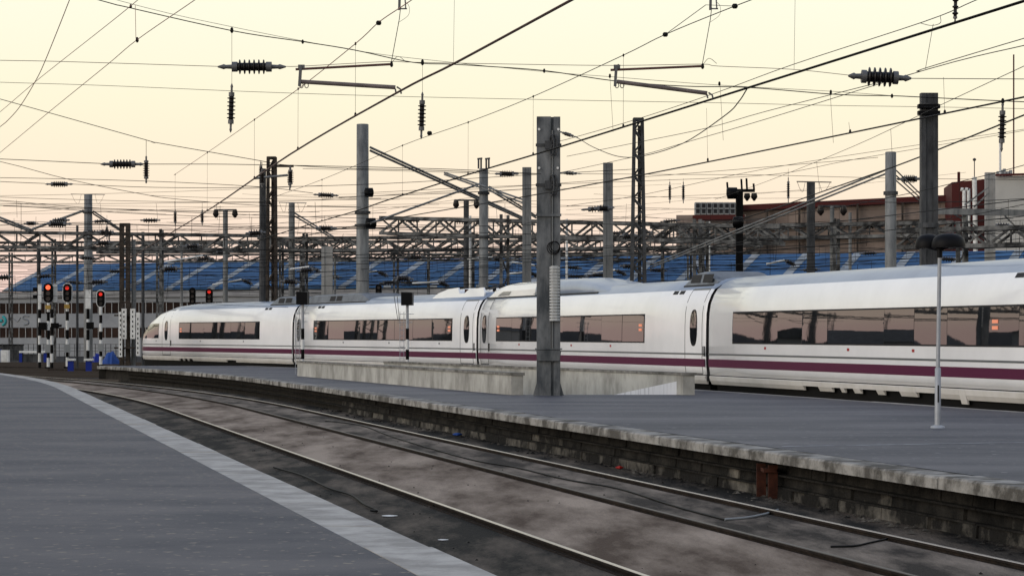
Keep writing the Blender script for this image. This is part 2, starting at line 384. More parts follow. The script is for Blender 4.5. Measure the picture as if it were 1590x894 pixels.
class Car:
    def __init__(s, A, B, nose=False):
        s.A = Vector((A[0], A[1], 0)); d = Vector((B[0] - A[0], B[1] - A[1], 0)); s.L = d.length; s.u = d.normalized()
        s.n = Vector((s.u.y, -s.u.x, 0))
        if s.n.x > 0: s.n = -s.n
        s.nose = nose
    def nf(s, q):   # nose shaping: roof drop factor and width factor at distance q from the tip
        if not s.nose or q > 8.6: return 1.0, 1.0
        hs_ = [(0, 1.15), (.5, 1.55), (1.2, 2.08), (2.2, 2.56), (3.8, 3.0), (6, 3.26), (8.6, 3.35)]
        ws = [(0, .55), (.5, .78), (1.2, .905), (2.2, .955), (3.8, .985), (6, 1.0), (8.6, 1)]
        def ip(T):
            for (a, va), (b, vb) in zip(T, T[1:]):
                if q <= b: return va + (vb - va) * (q - a) / (b - a)
            return T[-1][1]
        return ip(hs_) / 3.35, ip(ws)
    def zmap(s, q, z):
        h, _ = s.nf(q)
        return .43 + (z - .43) * (h * 3.35 - .43) / (3.35 - .43) if z > .43 else z
    def pt(s, q, z, out=0.0, side=1):
        """point on the body side at distance q, height z, pushed out by out"""
        h, w = s.nf(q); top = h * 3.35
        zz = min(.43 + (z - .43) * (3.35 - .43) / (top - .43), 3.35) if z > .43 else z
        return s.A + s.u * q + s.n * (-HALF + side * (hw(zz) * w + out)) + Vector((0, 0, z))
    def at(s, q, t, z): return s.A + s.u * q + s.n * (-HALF + t) + Vector((0, 0, z))
    def patch(s, mb, q0, q1, z0, z1, out, nz=5, nq=2, mi=0, th=.0):
        v = [];
        for i in range(nq + 1):
            for j in range(nz + 1):
                v.append(s.pt(q0 + (q1 - q0) * i / nq, z0 + (z1 - z0) * j / nz, out))
        k = nz + 1
        f = [(i*k+j, i*k+j+1, (i+1)*k+j+1, (i+1)*k+j) for i in range(nq) for j in range(nz)]
        return mb.add(v, f, mi, True)
    def slabpatch(s, q0, q1, z0, z1, out, nz=5, nq=2):
        mb = MB(); s.patch(mb, q0, q1, z0, z1, out, nz, nq)
        # returns to the body so the panel has real thickness
        for (a, b) in (((q0, z0), (q1, z0)), ((q0, z1), (q1, z1))):
            n = nq
            for i in range(n):
                qa = a[0] + (b[0] - a[0]) * i / n; qb = a[0] + (b[0] - a[0]) * (i + 1) / n
                mb.add([s.pt(qa, a[1], out), s.pt(qb, a[1], out), s.pt(qb, a[1], -.01), s.pt(qa, a[1], -.01)], [(0, 1, 2, 3)])
        for q in (q0, q1):
            for j in range(nz):
                za = z0 + (z1 - z0) * j / nz; zb = z0 + (z1 - z0) * (j + 1) / nz
                mb.add([s.pt(q, za, out), s.pt(q, zb, out), s.pt(q, zb, -.01), s.pt(q, za, -.01)], [(0, 1, 2, 3)])
        return mb
J = [(TS(0), 0)] 
def onpath(p, L, ang): return (p[0] + L * math.sin(R(ang)), p[1] - L * math.cos(R(ang)))
J3 = (5.77, 70.7); J4 = onpath(J3, 24.8, 14.4)
J2 = (J3[0] - 24.8 * math.sin(R(16.8)), J3[1] + 24.8 * math.cos(R(16.8)))
J1 = (J2[0] - 24.8 * math.sin(R(22.3)), J2[1] + 24.8 * math.cos(R(22.3)))
J0 = (J1[0] - 25.9 * math.sin(R(26.3)), J1[1] + 25.9 * math.cos(R(26.3)))
J5 = onpath(J4, 24.8, 14.8)
cars = [Car(J0, J1, True), Car(J1, J2), Car(J2, J3), Car(J3, J4), Car(J4, J5)]
GAP = .17
def build_body(c, i, label):
    mb = MB(); rings = []
    q0 = 0.0 if c.nose else GAP; q1 = c.L - GAP
    qs = ([0, .25, .5, .85, 1.2, 1.7, 2.2, 3, 3.8, 4.9, 6, 7.3, 8.6, 12, 16, 20] if c.nose else [q0, q0 + .05, 4, 8, 12, 16, 20]) + [q1 - .05, q1]
    zl = [p[0] for p in PROF]
    for q in qs:
        sh = .05 if (q in (q1,) or (q == q0 and not c.nose)) else 0
        _, w = c.nf(q)
        left = [c.at(q, hw(z) * w - sh, c.zmap(q, z) - (sh if z > 3 else 0)) for z in zl]
        right = [c.at(q, -(hw(z) * w - sh), c.zmap(q, z) - (sh if z > 3 else 0)) for z in reversed(zl[:-1])]
        rings.append(left + right)
    n = len(rings[0]); mb.loft(rings, 0)
    # roof faces get the roof material, its colour tinted with the reflected blue sky
    o = mb.build('carriage', ['train_white', 'train_roof', 'rubber'], train)
    me = o.data
    for p in me.polygons:
        if len(p.vertices) == 4 and p.center.z + train.location.z > 3.0 and p.normal.z > .50 : p.material_index = 1
        if len(p.vertices) > 4 and not (c.nose and (p.center + train.location - c.A).xy.length < 3): p.material_index = 2; p.use_smooth = False
    o['label'] = label
    return o
labels = ['leading white carriage with sloping nose', 'white carriage with pantograph well on its roof', 'white carriage with raised glossy roof fairing', 'nearest white carriage, cut off by the right edge of the picture', 'white carriage beyond the right edge of the picture']
bodies = [build_body(c, i, labels[i]) for i, c in enumerate(cars)]
rn = random.Random(11)
def window_band(c, par, q0, q1, n, z0=1.40, z1=2.24, disp=()):
    c.slabpatch(q0 - .05, q1 + .05, z0 - .04, z1 + .04, .004, 5, 4).build('window_band', 'seam', par)
    w = (q1 - q0) / n
    for k in range(n):
        a, b = q0 + k * w + .008, q0 + (k + 1) * w - .008
        mb = c.slabpatch(a, b, z0, z1, .012, 6, 3)
        o = mb.build('window_pane', 'glass', par)
        # each pane sits a hair out of true, as real glazing does
        ctr = c.pt((a + b) / 2, (z0 + z1) / 2, .012) - base(par)
        rot = Matrix.Rotation(R(rn.uniform(-.5, .5)), 4, 'Z') @ Matrix.Rotation(R(rn.uniform(-.35, .35)), 4, c.u)
        o.data.transform(Matrix.Translation(ctr) @ rot @ Matrix.Translation(-ctr))
    for q in disp:
        for zz in (1.78, 1.92):
            c.slabpatch(q - .13, q + .13, zz - .04, zz + .04, .030, 1, 1).build('destination_display', 'display', par)
def door(c, par, q0, q1, oval=None):
    ztop = 2.98
    for q in (q0, q1): c.slabpatch(q - .014, q + .014, .45, ztop, .005, 14, 1).build('door_seam', 'seam', par)
    c.slabpatch(q0, q1, ztop - .02, ztop + .04, .006, 2, 2).build('door_header', 'train_grey', par)
    c.slabpatch(q0 + .02, q1 - .02, .44, .47, .01, 1, 1).build('door_step', 'seam', par)
    qc = (q0 + q1) / 2 if oval is None else oval
    for nm, m, a, b, out in (('window_surround', 'seam', .30, .55, .006), ('door_window', 'glass', .26, .50, .014)):
        v = [c.pt(qc, 1.83, out)]; N = 28
        for k in range(N):
            t = 2 * math.pi * k / N; ct, st = math.cos(t), math.sin(t)
            ex = .75
            v.append(c.pt(qc + a * math.copysign(abs(ct) ** ex, ct), 1.83 + b * math.copysign(abs(st) ** .8, st), out))
        mb = MB(); mb.add(v, [(0, 1 + k, 1 + (k + 1) % N) for k in range(N)])
        mb.add([p for p in v[1:]] + [p - c.n * .02 for p in v[1:]], [(k, (k + 1) % N, N + (k + 1) % N, N + k) for k in range(N)])
        mb.build(nm, m, par)
    for k in (.10, .2): c.slabpatch(q1 + k - .012, q1 + k + .012, .98, 1.28, .02, 2, 1).build('grab_handle', 'seam', par)
def stripes(c, par, q0, q1):
    c.slabpatch(q0, q1, .665, .90, .006, 3, 70 if c.nose else 10).build('purple_stripe', 'train_purple', par)
    c.slabpatch(q0, q1, 1.02, 1.07, .006, 1, 70 if c.nose else 10).build('grey_line', 'train_grey', par)
def skirt(c, par, q0, q1, cuts):
    ed = sorted([q0, q1] + [x for cu in cuts for x in cu[:2]])
    for a, b in zip(ed, ed[1:]):
        if b - a < .02: continue
        zb = .155
        for cu in cuts:
            if cu[0] - .01 <= a and b <= cu[1] + .01: zb = cu[2]
        MB().loft([[c.at(q, 1.425 * c.nf(q)[1], .405), c.at(q, 1.45 * c.nf(q)[1], .385), c.at(q, 1.425 * c.nf(q)[1], .27), c.at(q, 1.36 * c.nf(q)[1], zb), c.at(q, 1.33 * c.nf(q)[1], zb), c.at(q, 1.36 * c.nf(q)[1], .405)] for q in (a + .006, b - .006)], sm=False).build('skirt_panel', 'train_skirt', par)
def under(c, par):
    mb = MB(); q0, q1 = (1.2 if c.nose else .3), c.L - .3
    mb.hexa([c.at(q0, 1.2, -.25), c.at(q1, 1.2, -.25), c.at(q1, -1.2, -.25), c.at(q0, -1.2, -.25), c.at(q0, 1.28, .44), c.at(q1, 1.28, .44), c.at(q1, -1.28, .44), c.at(q0, -1.28, .44)])
    mb.build('underframe', 'under', par)
    for qb in (3.7, c.L - 3.7):
        for dq in (-1.25, 1.25):
            mb = MB()
            for sd_ in (1, -1):
                cen = c.at(qb + dq, .72 * sd_, GZ + .46)
                ring = [[cen + c.n * o_ + (c.u * math.cos(2*math.pi*k/20) + Vector((0, 0, math.sin(2*math.pi*k/20)))) * .46 for k in range(20)] for o_ in (-.065, .065)]
                mb.loft(ring)
            mb.tube([c.at(qb + dq, -.7, GZ + .46), c.at(qb + dq, .7, GZ + .46)], .08, 8)
            mb.build('wheelset', 'under', par)
def roof_unit(c, par, q0, q1, zt, w=.95, m='unit_grey', slope0=1.0, slope1=1.0, grilles=True, z0=3.05):
    mb = MB(); T = [(q0, 0), (q0 + slope0, 1), (q1 - slope1, 1), (q1, 0)]
    rings = []
    for q, k in T:
        h = 3.20 + (zt - 3.20) * k
        ww = w
        rings.append([c.at(q, ww + .12, z0), c.at(q, ww, h - .06 * k), c.at(q, ww - .22, h), c.at(q, -(ww - .22), h), c.at(q, -ww, h - .06 * k), c.at(q, -(ww + .12), z0)])
    mb.loft(rings, sm=False); mb.build('roof_unit', m, par)
    mb = MB(); mb.hexa([c.at(q0 + .1, w + .135, 3.06), c.at(q1 - .1, w + .135, 3.06), c.at(q1 - .1, w - .2, 3.06), c.at(q0 + .1, w - .2, 3.06), c.at(q0 + .1, w + .115, 3.13), c.at(q1 - .1, w + .115, 3.13), c.at(q1 - .1, w - .2, 3.13), c.at(q0 + .1, w - .2, 3.13)])
    mb.build('roof_unit_gap', 'seam', par)
    if grilles:
        qm = (q0 + q1) / 2
        for k in (-.75, .25):
            a, b = qm + k, qm + k + .8; e0, e1 = .1, .8
            f = lambda q, e: c.at(q, w + .012 + .12 * (1 - e) * (3.20 and 1) * (zt - .06 - z0) / (zt - .06 - z0), z0 + (zt - .06 - z0) * e)
            MB().add([f(a, .35), f(b, .35), f(b, .92), f(a, .92)], [(0, 1, 2, 3)]).build('roof_grille', 'seam', par)
def marks(c, par, qs, m='train_grey', z=1.25):
    for q in qs: c.slabpatch(q - .07, q + .07, z - .035, z + .035, .006, 1, 1).build('side_marker', m, par)
def vents(c, par, q):
    for k in (0, .55): c.slabpatch(q + k, q + k + .42, 2.86, 2.97, .006, 2, 1).build('roof_edge_vent', 'seam', par)
s_of = lambda c, x: ray_s(c.A, c.u, x)
# carriage 1 (nose)
c, b = cars[0], bodies[0]
stripes(c, b, .55, c.L - GAP); under(c, b)
window_band(c, b, s_of(c, 278), s_of(c, 402.5), 6, disp=(s_of(c, 281),))
door(c, b, s_of(c, 251.5), s_of(c, 264), None)
mb = MB(); qa, qb = s_of(c, 246), s_of(c, 217); N = 14; v = []
for i_ in range(N + 1):
    u_ = i_ / N; q = qa + (qb - qa) * u_; zt = 2.24 - .03 * u_ - .50 * max(0, u_ - .35) ** 1.6
    zt = min(zt, c.nf(q)[0] * 3.35 - .42)
    v += [c.pt(q, 1.40 + (zt - 1.40) * j / 5, .012) for j in range(6)]
mb.add(v, [(i*6+j, i*6+j+1, i*6+j+7, i*6+j+6) for i in range(N) for j in range(5)], 0, True); mb.build('cab_side_window', 'glass', b)
mb = MB(); q_ = [.95, 1.5, 2.1, 2.8]
for i_ in range(3):
    rr_ = []
    for q in (q_[i_], q_[i_ + 1]):
        h, w = c.nf(q); top = h * 3.35
        rr_.append([c.at(q, t * hw(3.05) * w * .95, top + .015 - .16 * (abs(t) ** 2.2)) for t in (-1, -.6, -.2, .2, .6, 1)])
    mb.loft(rr_, closed=False, caps=False)
mb.build('windscreen', 'glass', b)
skirt(c, b, .15, c.L - GAP, [(.5, .6, .155), (1.2, 1.3, .155), (2.2, 2.3, .155), (3.8, 3.9, .155), (s_of(c, 277), s_of(c, 282), .27), (s_of(c, 284), s_of(c, 289), .27), (s_of(c, 291), s_of(c, 297), .27), (s_of(c, 350), s_of(c, 364), .24)])
roof_unit(c, b, s_of(c, 407), c.L - .5, 3.52); vents(c, b, s_of(c, 405)); marks(c, b, [s_of(c, x) for x in (242, 311, 378)])
for sgn in (1,):
    mb = MB(); mb.beam(c.at(.12, .3, .9), c.at(.12, .55, .9), .05, .16); mb.build('headlamp', 'lens', b)
# carriage 2
c, b = cars[1], bodies[1]
stripes(c, b, GAP, c.L - GAP); under(c, b)
window_band(c, b, s_of(c, 487), s_of(c, 701.5), 8, disp=(s_of(c, 490.5), s_of(c, 698)))
door(c, b, s_of(c, 714.5), s_of(c, 734)); door(c, b, .45, 1.55)
skirt(c, b, GAP, c.L - GAP, [(6, 7, .27), (7.4, 8.6, .27)])
roof_unit(c, b, .5, s_of(c, 556), 3.52); vents(c, b, s_of(c, 487)); marks(c, b, [s_of(c, x) for x in (533, 604, 682)])
# pantograph well: two white cheeks, a rounded wind deflector and folded pantograph
qa, qb = s_of(c, 652), c.L - .45
for nm, t0, sgn in (('pantograph_cheek', 1.02, 1), ('pantograph_cheek', -1.02, -1)):
    prof = [(qa, 3.06), (qa + .8, 3.34), (qa + 1.9, 3.50), (qa + 3.0, 3.54), (qa + 3.3, 3.30), (qa + 3.9, 3.30), (qa + 4.3, 3.46), (qb - .25, 3.50), (qb, 3.30), (qb, 3.06)]
    MB().prism([c.at(q, t0 - .10 * (z - 3.06) / .4 * sgn, z) for q, z in prof], c.n * (-.06 * sgn)).build(nm, 'train_white', b)
MB().loft([[c.at(qa + d_, .98 * math.cos(a), 3.1 + h_ * math.sin(a)) for a in [math.pi * k / 10 for k in range(11)]] for d_, h_ in ((0, .02), (.8, .25), (1.8, .42), (2.6, .44), (3.0, .30))], caps=True).build('wind_deflector', 'train_white', b)
for k in range(3):
    MB().tube([c.at(qa + 3.4 + k * .9, -.55, 3.3), c.at(qa + 3.4 + k * .9, -.55, 3.62)], [.07, .09], 8).build('roof_insulator', 'insulator', b)
MB().tube([c.at(qa + 3.2, -.4, 3.48), c.at(qb - .8, -.2, 3.6), c.at(qa + 3.9, 0, 3.68)], .035, 6).build('pantograph_arm', 'steel_dark', b)
MB().box(tuple(c.at(qa + 3.35, .75, 3.30)), tuple(c.at(qa + 3.35, .75, 3.30) + Vector((.3, .3, .17)))).build('orange_coupling', 'rust', b)
# carriage 3
c, b = cars[2], bodies[2]
stripes(c, b, GAP, c.L - GAP); under(c, b)
window_band(c, b, s_of(c, 770.5), s_of(c, 1000), 8, disp=(s_of(c, 774), s_of(c, 995)))
door(c, b, s_of(c, 1063.5), s_of(c, 1090)); door(c, b, .5, 1.6)
skirt(c, b, GAP, c.L - GAP, [(12, 13.2, .27), (14, 15, .27)])
marks(c, b, [s_of(c, x) for x in (806, 887, 948)], 'logo_red')
qa, qb = .35, s_of(c, 936)
T = [(qa, 0), (qa + .9, .72), (qa + 2.2, 1), (qa + 5.0, 1.0), (qa + 6.2, 1.05), (qb - 4, .95), (qb - 2.2, .66), (qb - .9, .28), (qb, 0)]
rings = []
for q, k in T:
    h = 3.12 + .53 * k; w = 1.12
    rings.append([c.at(q, w, 2.98), c.at(q, w - .04, 3.05 + .25 * k)] + [c.at(q, (w - .12) * t, h - (.05 + .10 * k) * t * t) for t in (1, .75, .45, .15, -.15, -.45, -.75, -1)] + [c.at(q, -(w - .04), 3.05 + .25 * k), c.at(q, -w, 2.98)])
mb = MB(); mb.loft(rings[:5], 0, sm=False); mb.build('roof_fairing', 'train_white', b)
mb = MB(); mb.loft(rings[4:], 0); mb.build('roof_dome', 'train_roof', b)
f3 = lambda q, z: c.at(q, 1.12 - (z - 2.98) * .125 + .014, z)
for a, z0, z1 in ((qa + 1.35, 3.12, 3.27), (qa + 6.0, 3.12, 3.27)):
    MB().add([f3(a, z0), f3(a + 1.5, z0), f3(a + 1.8, z1), f3(a + .7, z1)], [(0, 1, 2, 3)]).build('fairing_window', 'roof_glass', b)
MB().hexa([c.at(qa, 1.165, 3.03), c.at(qb - 1.5, 1.165, 3.03), c.at(qb - 1.5, .9, 3.03), c.at(qa, .9, 3.03), c.at(qa, 1.15, 3.075), c.at(qb - 1.5, 1.15, 3.075), c.at(qb - 1.5, .9, 3.075), c.at(qa, .9, 3.075)]).build('fairing_gap', 'seam', b)
roof_unit(c, b, s_of(c, 1041), c.L - .35, 3.54); vents(c, b, s_of(c, 1035))
# carriage 4
c, b = cars[3], bodies[3]
stripes(c, b, GAP, c.L - GAP); under(c, b)
window_band(c, b, s_of(c, 1138), c.L - 2.6, 11, disp=(s_of(c, 1546),))
cu = []
for x0, x1 in ((1244, 1267), (1288, 1301), (1307, 1321), (1332, 1357), (1368, 1393), (1419, 1448)): cu.append((s_of(c, x0), s_of(c, x1), .29))
cu.append((s_of(c, 1486), s_of(c, 1496), .06))
skirt(c, b, GAP, c.L - GAP, cu); marks(c, b, [s_of(c, x) for x in (1188, 1317, 1418)], 'logo_red')
roof_unit(c, b, s_of(c, 1578), s_of(c, 1578) + 5, 3.52); vents(c, b, s_of(c, 1575) - .4)
c, b = cars[4], bodies[4]
stripes(c, b, GAP, c.L - GAP); under(c, b); window_band(c, b, 3.5, c.L - 3.0, 9); door(c, b, .6, 1.8); skirt(c, b, GAP, c.L - GAP, [])
# bellows between carriages
for i in range(4):
    a, d = cars[i], cars[i + 1]; mb = MB()
    r0 = [a.at(a.L - GAP - .02, t, z) for t, z in ((1.39, .25), (1.39, 2.2), (1.25, 2.75), (.95, 3.1), (-.95, 3.1), (-1.25, 2.75), (-1.39, 2.2), (-1.39, .25))]
    r1 = [d.at(GAP + .02, t, z) for t, z in ((1.39, .25), (1.39, 2.2), (1.25, 2.75), (.95, 3.1), (-.95, 3.1), (-1.25, 2.75), (-1.39, 2.2), (-1.39, .25))]
    mb.loft([r0, r1], sm=False); mb.build('gangway_bellows', 'rubber', train)
# rails of the train's own track
for k, off in enumerate((.72, 2.22)):
    t = thing('track_rail', (TS(30) + off, 30, -.77), ('rail under the white train on the platform side', 'rail under the white train on its far side')[k], 'rail')
    MB().loft([[(TS(Z) + off - .035, Z, -.77), (TS(Z) + off + .035, Z, -.77), (TS(Z) + off + .035, Z, RAILZ - .004), (TS(Z) + off - .035, Z, RAILZ - .004)] for Z in zs(30, 175, 3)], sm=False).build('rail_body', 'rail_side', t)

# ------------------------------------------------------------------ insulator prototype pieces
def insulator(parent, a, b, r=.075, sheds=6, name='insulator', frac=.42):
    """strain insulator between a and b (world points): porcelain body with sheds, metal caps, tapering end clamps"""
    a = Vector(a); b = Vector(b); d = b - a; L = d.length; m = a + d / 2; u = d / L
    h = L * frac / 2
    pts = []; rs = []
    for k in range(sheds):
        t0 = -h + 2 * h * k / sheds; st = 2 * h / sheds
        for e, rad in ((0, .55), (.30, .55), (.42, 1.0), (.60, .95), (.70, .55)): pts.append(m + u * (t0 + st * e)); rs.append(r * rad)
    pts.append(m + u * h); rs.append(r * .55)
    o = MB().tube(pts, rs, 12).build(name, 'insulator', parent)
    for s_ in (-1, 1):
        e = m + u * (s_ * h)
        c = MB(); c.tube([e, e + u * (s_ * L * .08)], r * .68, 10)
        c.tube([e + u * (s_ * L * .08), e + u * (s_ * L * .17), e + u * (s_ * L * .20), e + u * (s_ * (L / 2 - h))], [r * .3, r * .26, r * .36, r * .1], 6)
        c.build('end_clamp', 'fitting', o)
    return o
def clamp(parent, p, r=.035, m='wire', name='clamp'):
    p = Vector(p); return MB().tube([p - Vector((0, 0, r * 1.1)), p - Vector((0, 0, r * .5)), p + Vector((0, 0, r * .6)), p + Vector((0, 0, r))], [r * .3, r * .7, r * .55, r * .25], 6).build(name, m, parent)
def WP(pts): return [P(*p) for p in pts]
def extend(w, L0, L1):
    """carry a run of points on straight past both ends"""
    a = (w[0] - w[min(5, len(w) - 1)]); b_ = (w[-1] - w[max(-6, -len(w))]); a.z *= .3; b_.z *= .3
    return ([w[0] + a.normalized() * L0] if L0 else []) + w + ([w[-1] + b_.normalized() * L1] if L1 else [])
def off_frame(p): return not (0 <= p[0] <= 1590 and p[1] >= 0)
def wire(name, label, cat, pts, r, m='wire', group=None, k=5, n=5):
    w = smooth(WP(pts), k); w = extend(w, 14 if off_frame(pts[0]) else 0, 14 if off_frame(pts[-1]) else 0); t = thing(name, w[0], label, cat, group)
    tube('wire_strand', w, r, m, t, n); return t

# ------------------------------------------------------------------ catenary over the two platform tracks
CZ = 4.70
def contact_line(label, pix, zc, r, m, mess, drops, twin=.0, extra=()):
    pts = [P(x, y, (zc - EYE) * F / (HY - y)) for x, y in pix]
    t = thing('catenary_line', pts[0], label, 'overhead line', 'catenary above the tracks')
    sp_ = smooth(pts, 5); far_ = [sp_[0] + Vector((.235, -1, 0)) * 32] + sp_
    tube('contact_wire', [p + Vector((-twin, 0, 0)) for p in far_], r, m, t, 6)
    if twin: tube('contact_wire', [p + Vector((twin, 0, .0)) for p in far_], r, m, t, 6)
    def on(Z):
        for a, b_ in zip(sp_, sp_[1:]):
            if min(a.y, b_.y) <= Z <= max(a.y, b_.y) and abs(b_.y - a.y) > 1e-6: return a + (b_ - a) * ((Z - a.y) / (b_.y - a.y))
        return sp_[-1]
    def zx(x):      # distance at which the contact wire passes photo column x
        c_ = [(CX + F * p.x / p.y, p) for p in sp_]
        for (xa, a), (xb, b_) in zip(c_, c_[1:]):
            if min(xa, xb) <= x <= max(xa, xb) and xa != xb: return a + (b_ - a) * ((x - xa) / (xb - xa))
        return c_[0][1] if abs(x - c_[0][0]) < abs(x - c_[-1][0]) else c_[-1][1]
    lastp = sp_[-1]; xl = CX + F * lastp.x / lastp.y
    ms = smooth([P(x, y, zx(x).y) for x, y, Z in mess if x >= xl], 5); ms = [ms[0] + Vector((.235, -1, .004)) * 30] + ms
    tube('messenger_wire', ms, .0065, 'copper_thin' if m == 'copper' else 'wire', t, 5)
    for (xm, ym, Z) in drops:
        bot = zx(xm); top = P(xm, ym, bot.y)
        tube('dropper', [top, bot], .0032, 'wire', t, 4)
        clamp(t, top, .022); clamp(t, bot + Vector((0, 0, .02)), .028)
    return t
contact_line('thick copper contact wire falling from top centre to the left horizon', [(905, -9), (888, 0), (707, 98), (615, 145), (450, 240), (330, 322), (250, 371), (200, 402)], CZ, .0085, 'copper',
             [(660, -14, 28), (628, 8, 29), (588, 35, 31.5), (552, 68, 33.7), (465, 137, 40.0), (395, 186, 45.5), (322, 237, 52), (270, 272, 58), (195, 330, 70), (120, 375, 88)],
             [(552, 68, 33.7), (463, 138, 40.2), (395, 186, 45.5), (322, 237, 52), (272, 271, 58)], twin=.013)
contact_line('thick black contact wire sweeping down from the upper right corner behind the pillar', [(1620, -8), (1590, 2), (1160, 137), (870, 228), (737, 268), (601, 311), (548, 329), (433, 363), (350, 392)], CZ, .010, 'wire',
             [(1250, -30, 27), (1141, 10, 29), (1033, 54, 31.5), (968, 86, 34), (828, 150, 41), (727, 190, 47.5), (625, 226, 55), (500, 279, 66), (400, 315, 80)],
             [(968, 86, 34), (828, 150, 41), (727, 190, 47.5), (625, 226, 55), (500, 279, 66)], twin=.015)
t = wire('feeder_wire', 'heavy black feeder wire from the right edge running left behind the pillar', 'wire', [(1640, 140, 29.8), (1590, 151, 30.7), (1240, 223, 38.3), (1001, 271, 45.7), (800, 308, 53.7), (697, 325, 59), (576, 346, 65.6), (430, 375, 80)], .013)
for x, y, Z in ((1099, 130, 42.4), (1097, 245, 42.4)): pass
for x, y, Z, y0 in ((1099, 251, 42.4, 168), (1467, 177, 33.2, 120), (1320, 207, 36.4, 190)):
    tube('dropper', WP([(x, y, Z), (x - 2, y0, Z)]), .003, 'wire', t, 4); clamp(t, P(x, y - 3, Z), .03)
wire('feeder_wire', 'thin dark wire rising above the heavy wire to the top right', 'wire', [(1600, -35, 25), (1510, 3, 26.5), (1435, 34, 28), (1230, 101, 32), (1110, 145, 36), (990, 185, 40), (890, 214, 43), (870, 219, 44)], .0055)
wire('feeder_wire', 'thin wire passing behind the round insulator at the right', 'wire', [(1640, 48, 27), (1590, 60, 28), (1431, 108, 32), (1409, 117, 33), (1190, 173, 40), (1098, 199, 44), (981, 223, 50), (880, 243, 55)], .006)
wire('feeder_wire', 'second thin wire close below the one behind the round insulator', 'wire', [(1640, 60, 27), (1590, 71, 28), (1440, 108, 31), (1190, 185, 40), (1059, 223, 46), (1000, 240, 50), (900, 262, 56), (870, 268, 58)], .006)
wire('jumper_cable', 'drooping black jumper cable between contact wire and pillar', 'cable', [(1160, 138, 29.7), (1147, 158, 32), (1125, 180, 35), (1060, 223, 42), (1000, 242, 47), (960, 243, 50), (920, 228, 54), (896, 214, 58), (870, 204, 62)], .0085)
t = wire('feeder_wire', 'thin wire with droppers from right edge to above the tan building', 'wire', [(1640, 80, 44), (1590, 103, 46), (1457, 165, 56), (1326, 227, 70), (1190, 282, 90), (1110, 310, 110)], .008)
for x, y, Z, y2 in ((1383, 200, 64, 290), (1268, 251, 80, 300)): tube('dropper', WP([(x, y, Z), (x + 5, y2, Z)]), .006, 'wire', t, 4)
wire('anchor_wire', 'black wire rising from the tan building to the right edge behind the tall ribbed mast', 'wire', [(1640, 160, 60), (1590, 179, 62), (1488, 220, 68), (1391, 258, 76), (1273, 299, 90), (1190, 328, 104), (1100, 355, 120), (1000, 381, 140)], .024)
t = wire('anchor_wire', 'bent wire at the upper left corner dropping steeply to the left edge', 'wire', [(122, -40, 22), (108, 0, 23), (70, 95, 25), (54, 128, 26), (32, 164, 27), (15, 184, 28), (0, 197, 29), (-40, 225, 30)], .0045, 'copper_thin')
wire('anchor_wire', 'faint reddish wire from top left, the upper of two', 'wire', [(250, -35, 24), (205, 8, 26), (94, 96, 31), (54, 128, 33), (0, 174, 36), (-40, 205, 38)], .0042, 'copper_thin')
t = wire('anchor_wire', 'faint reddish wire from top left with a short hanger, the lower of two', 'wire', [(340, -27, 24), (303, 0, 25), (213, 62, 28), (165, 102, 31), (75, 175, 36), (0, 237, 42), (-40, 268, 46)], .0048, 'copper_thin')
tube('dropper', WP([(211, 60, 28), (210, 8, 28)]), .004, 'copper_thin', t, 4); clamp(t, P(213, 62, 28), .03)
# ------------------------------------------------------------------ head span across the near tracks
HS = 30.5
t = thing('head_span', P(-160, 518, HS), 'wide cross span of wires with ribbed insulators and two registration arms', 'overhead line', 'cross spans')
def hsw(pts, r, m='wire', name='span_wire', Z=HS, par=None, k=5):
    w = smooth(WP([(x, y, Z) for x, y in pts]), k); w = extend(w, 9 if pts[0][0] < 0 else 0, 9 if pts[-1][0] > 1590 else 0)
    return tube(name, w, r, m, par or t, 5)
hsw([(-160, -85), (152, 0), (195, 11), (360, 48), (470, 65), (550, 78), (640, 97), (700, 100), (750, 103), (845, 110), (955, 126), (1060, 134), (1160, 136), (1300, 147), (1385, 149), (1430, 151), (1557, 157), (1760, 165)], .0065)
hsw([(-160, -100), (180, 0), (360, 42), (560, 80), (700, 97), (850, 112), (955, 120), (1110, 132), (1290, 142), (1400, 150)], .003)
hsw([(-160, 91), (0, 94), (100, 96), (340, 103.5)], .004, 'copper'); hsw([(443, 103.5), (470, 103), (600, 96), (640, 97), (800, 100), (955, 102), (1088, 100), (1115, 103), (1230, 108), (1318, 117)], .004, 'copper'); hsw([(1414, 122), (1590, 123), (1760, 124)], .005)
hsw([(-160, 122), (0, 128), (160, 133), (400, 143), (620, 150), (800, 154), (950, 157), (1120, 160), (1290, 164), (1430, 166), (1590, 169), (1760, 173)], .0032)
insulator(t, P(338, 104, HS), P(444, 104, HS), .095, 6); insulator(t, P(1317, 118, HS), P(1415, 122, HS), .125, 5)
for x, y0, y1, yt in ((360, 130, 206, 47), (656, 143, 216, 97), (1557, 158, 236, 157)):
    insulator(t, P(x, y0, HS), P(x - 2, y1, HS), .055, 6, frac=.48); tube('dropper', WP([(x, yt, HS), (x, y0, HS)]), .003, 'wire', t, 4); clamp(t, P(x, yt, HS), .035)
for x, y in ((470, 65), (845, 110), (960, 103), (1290, 143), (1385, 149), (203, 10), (947, 118), (1117, 130)): clamp(t, P(x, y, HS), .026)
for x, y0, y1 in ((1118, 131, 218), (947, 118, 205), (1289, 143, 222), (704, -30, 98), (1233, -30, 108)): tube('dropper', WP([(x + (2 if y0 < 0 else 0), y0, HS), (x + (0 if y0 < 0 else 5), y1, HS)]), .0028, 'wire', t, 4)
